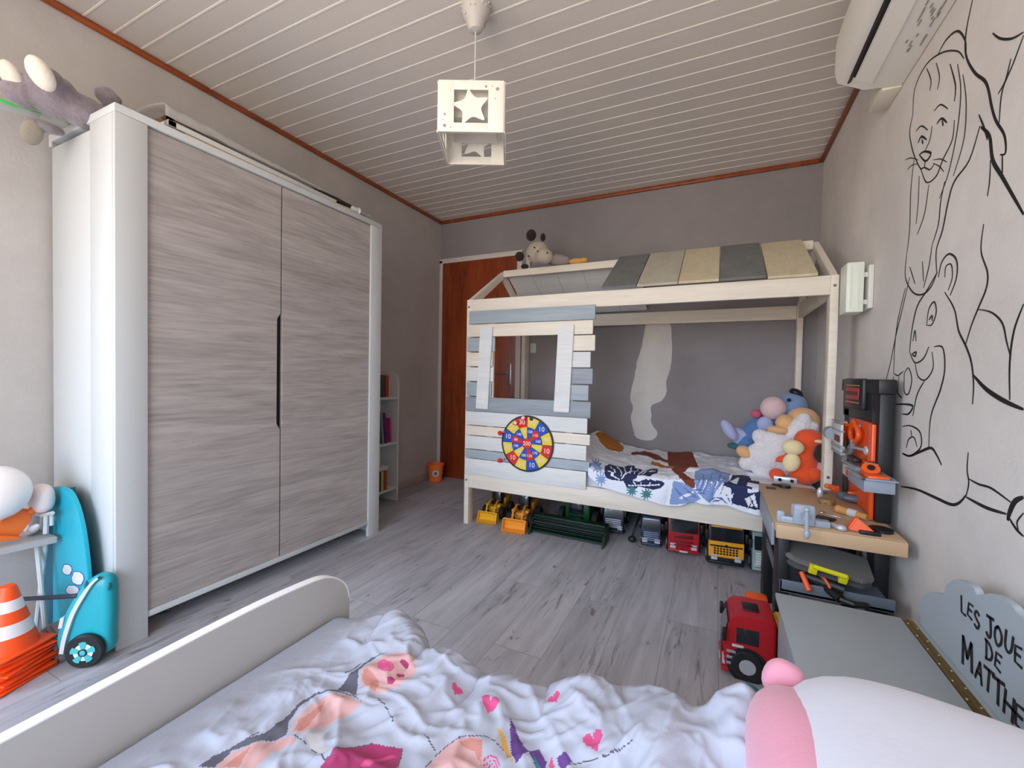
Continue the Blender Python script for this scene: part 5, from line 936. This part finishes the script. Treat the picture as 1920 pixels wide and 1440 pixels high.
# folding table with crossed legs
ft = thing('toy_folding_table', 'grey topped toy folding table with crossed white legs at the left edge', 'toy table', (.17, .46, 0)); gt = mat('table_grey', (176, 172, 170), .5)
zt = .372; T = lambda px, py: at(px, py, 'z', zt)
pa, pb = at(100, 1003, 'y', .48), at(-60, 1030, 'y', .40)
obj('tabletop', B().prism([(.292, .560, zt), (.272, .36, zt), (.05, .36, zt), (.05, .560, zt)], (0, 0, .024), bev=.003), gt, ft)
def fl(px, py, y_): return at(px, py, 'y', y_)
a, c = fl(68.5, 1015, .525), fl(82, 1150, .525); obj('leg', B().tube([a, c, c+(c-a)*((c.z-.008)/(a.z-c.z))], .0075), white, ft)
a, c = fl(86, 1015, .545), fl(70, 1155, .545); obj('leg', B().tube([a, c, c+(c-a)*((c.z-.008)/(a.z-c.z))], .0075), white, ft)
obj('end_bar', B().tube([fl(67, 963, .54), fl(80, 966, .54), fl(98, 962, .54)], .007).tube([fl(87, 966, .542), fl(86, 1000, .542)], .008).tube([fl(97, 962, .55), fl(97, 985, .55)], .006), white, ft)
zt += .024
dp = thing('dustpan', 'orange dustpan lying on the grey toy table at the left edge', 'dustpan', (.2, .45, zt)); oo = mat('dustpan_orange', (236, 116, 44), .4)
dq = lambda px, py: at(px, py, 'x', .24)
pn = [dq(-40, 1000), dq(0, 982), (dq(25, 960)), dq(50, 955), dq(60, 960), dq(60, 975), dq(45, 995), dq(32, 1008), dq(-40, 1016)]
obj('pan', B().prism(pn, (-.012, 0, .004), bev=.003).prism([dq(-40, 1003), dq(0, 1002), dq(36, 1004), dq(32, 1010), dq(-40, 1018)], (.02, 0, 0), bev=.002), oo, dp)
obj('handle', B().tube([dq(56, 962), dq(74, 945), dq(90, 928)], [.014, .012, .010]), oo, dp)
tag(obj('hand_brush', B().ell(at(62, 993, 'y', .52), (.055, .015, .014), (0, -28, 0)), white), 'small white brush beside the orange dustpan on the toy table', 'brush')
tag(obj('toy_iron', B().ell(at(78, 934, 'y', .535), (.055, .03, .052), sq=.8).ell(at(52, 952, 'y', .53), (.05, .03, .04)).box((.10, .52, zt), (.17, .55, zt+.11), .004), mat('blush_white', (226, 214, 214), .5)), 'pale toy iron behind the orange dustpan', 'toy iron')
tag(obj('balloon', B().ell(at(-8, 925, 'y', .42)+V((0, 0, 0)), (.085, .085, .092), u=28, v=20).cyl(at(-8, 925, 'y', .42)+V((0, 0, -.09)), at(-8, 925, 'y', .42)+V((0, 0, -.105)), .004, .008), mat('balloon_white', (240, 236, 234), .25, sheen=.2)), 'white balloon at the left edge above the toy table', 'balloon')
# toy vacuum
vc = thing('toy_vacuum', 'teal toy vacuum cleaner with white stripe and spoked wheel by the wardrobe', 'toy vacuum', (.52, .52, 0)); 
VP, VT = V((.551, .546, 0)), R(38); VU = V((math.cos(VT), math.sin(VT), 0)); VN = V((math.sin(VT), -math.cos(VT), 0))   # wheel foot, side direction, outward normal
def vp(px, py, o=0): return atp(px, py, VP+VN*o, VN)
bo = [vp(*p, -.012) for p in ((115, 1233), (106, 1220), (103, 1205), (107, 1184), (119, 1153), (135, 1124), (150, 1103), (167, 1087), (180, 1080), (195, 1080), (205, 1086), (209, 1100), (210, 1147), (208, 1190), (205, 1222), (160, 1238))]
bs = smoothpts(bo+[bo[0]], 3)[:-1]; cc = sum(bs, V())/len(bs); t = bmesh.new(); rings = []
for f_, o_ in ((.70, .006), (.88, .003), (.96, -.004), (1.0, -.014), (1.0, -.03), (.93, -.045), (.72, -.056)): rings.append([t.verts.new(cc+(p-cc)*f_+VN*o_) for p in bs])
for a, c in zip(rings, rings[1:]):
    for k in range(len(bs)): t.faces.new((a[k], a[(k+1) % len(bs)], c[(k+1) % len(bs)], c[k]))
t.faces.new(rings[0]); t.faces.new(rings[-1][::-1])
for v in t.verts: v.co.z = max(v.co.z, .012)
obj('body', B().add(t), mat('vacuum_teal', (30, 164, 178), .3), vc, smooth=60)
sp2 = smoothpts([vp(x_, y_, .003) for x_, y_ in ((184, 1084), (172, 1094), (160, 1110), (145, 1134), (134, 1156), (125, 1182), (119, 1204), (115, 1226))], 4); t = bmesh.new(); rows = []
for i, p in enumerate(sp2):
    d = (sp2[min(i+1, len(sp2)-1)]-sp2[max(i-1, 0)]).normalized(); n_ = d.cross(VN).normalized()*.0062; f_ = .45+.55*min(1, i/10)
    rows.append([t.verts.new(p+n_*f_-VN*.018), t.verts.new(p+n_*f_+VN*.002), t.verts.new(p-n_*f_+VN*.002), t.verts.new(p-n_*f_-VN*.018)])
for a, c in zip(rows, rows[1:]):
    for k in range(4): t.faces.new((a[k], a[(k+1) % 4], c[(k+1) % 4], c[k]))
obj('stripe', B().add(t), white, vc)
WR = .057; WM = Matrix.Translation(VP+V((0, 0, WR))) @ Matrix.Rotation(VT, 4, 'Z') @ Matrix.Rotation(R(90), 4, 'X')
wo_ = obj('wheel', B().lathe([(.03, -.010), (.052, -.010), (WR, -.004), (WR, .006), (.052, .012), (.03, .012)], M=WM @ Matrix.Translation((0, 0, .002)), seg=36), black, vc)
obj('hubcap', B().lathe([(0, 0), (.044, 0), (.043, .0135), (0, .0150)], M=WM, seg=28), mat('hub_white', (222, 228, 230), .35), wo_)
q = B()
for k in range(5):
    a = R(72*k+18); c1, s1 = math.cos(a), math.sin(a)
    L = [(.013, -.005), (.034, -.011), (.037, 0), (.034, .011), (.013, .005)]
    q.prism([WM @ V((x*c1-y*s1, x*s1+y*c1, .0145)) for x, y in L], WM.to_3x3() @ V((0, 0, .0025)))
q.lathe([(0, 0), (.010, 0), (.008, .004), (0, .005)], M=WM @ Matrix.Translation((0, 0, .0145))); obj('hub_blades', q, mat('hub_teal', (70, 180, 184), .35), wo_)
obj('hub_ring', B().tube([WM @ V((.0115*math.cos(t_*math.pi/10), .0115*math.sin(t_*math.pi/10), .017)) for t_ in range(20)], .0018, 6, closed=True), black, wo_)
obj('clip', B().prism([vp(112, 1160, -.004), vp(120, 1157, -.004), vp(116, 1178, -.004), vp(108, 1180, -.004)], VN*-.02, bev=.001), white, vc)
obj('hose', B().tube(smoothpts([vp(150, 1116, -.02), vp(132, 1118, -.02), at(80, 1121, 'y', .51), at(30, 1124, 'y', .50)]), .0075, 10), mat('hose_black', (40, 44, 56), .5), vc)
obj('vent', B().ell(vp(162, 1098, .0), (.004, .006, .018)), mat('vent_teal', (18, 112, 128), .4), vc); obj('vent', B().ell(vp(205, 1100, -.008), (.004, .006, .014)), _mc['vent_teal'], vc)
tag(obj('storage_bag', B().prism([(.27, .50, 0), (.46, .50, 0), (.455, .50, .10), (.38, .50, .12), (.30, .50, .07)], (0, .06, 0), bev=.01), mat('taupe_cloth', (128, 118, 118), .9)), 'taupe bag slumped on the floor behind the toy vacuum', 'bag')
# traffic cones, nested
co = mat('cone_orange', (252, 84, 20), .45); cw_ = mat('cone_band', (232, 226, 226), .5); ccx, ccy = .410, .405
def cone(z, label, i):
    t = thing('toy_cone', label, 'traffic cone', (ccx, ccy, z), 0, 'stacked orange toy cones')
    obj('base', B().box((ccx-.088, ccy-.088, z), (ccx+.088, ccy+.088, z+.006), .002, rot=(0, 0, 0)), co, t)
    return t
c0 = thing('toy_cone', 'orange and white striped toy cone topmost of the stack at the left edge', 'traffic cone', (ccx, ccy, .099), 0, 'stacked orange toy cones')
def ring_(r0, z0, r1, z1): return B().lathe([(r0-.003, z0), (r0, z0), (r1, z1), (max(r1-.003, .001), z1)], (ccx, ccy, 0), 32)
cz = lambda z: .070-(z-.115)*(.052/.20)
q = B().box((ccx-.08, ccy-.08, .101), (ccx+.08, ccy+.08, .108), .002, rot=(0, 0, 22)).lathe([(cz(.108)-.004, .105), (cz(.108), .105), (cz(.155), .155), (.012, .156)], (ccx, ccy, 0), 32); obj('base', q, co, c0)
for z0, z1, m_, n_ in ((.155, .195, cw_, 'white_band'), (.195, .232, co, 'orange_band'), (.232, .266, cw_, 'white_band')): obj(n_, B().lathe([(.001, z0), (cz(z0), z0), (cz(z1), z1), (.001, z1)], (ccx, ccy, 0), 32), m_, c0)
obj('tip', B().lathe([(.001, .266), (cz(.266), .266), (cz(.30), .30), (.018, .308), (.001, .31)], (ccx, ccy, 0), 32), co, c0)
ordn = ['second', 'third', 'fourth', 'fifth', 'sixth', 'seventh', 'eighth']
for i in range(7):
    z = .086-i*.0143; t = thing('toy_cone', 'orange toy cone %s from the top of the nested stack, only its base showing' % ordn[i], 'traffic cone', (ccx, ccy, z), 0, 'stacked orange toy cones')
    q = B().box((ccx-.08, ccy-.08, z), (ccx+.08, ccy+.08, z+.007), .002, rot=((i*13) % 3-1, (i*7) % 3-1, 22+4*((i*37) % 5-2))).lathe([(.072, z+.005), (.07, z+.0125), (.06, z+.0125)], (ccx, ccy, 0), 28); obj('base', q, co, t)
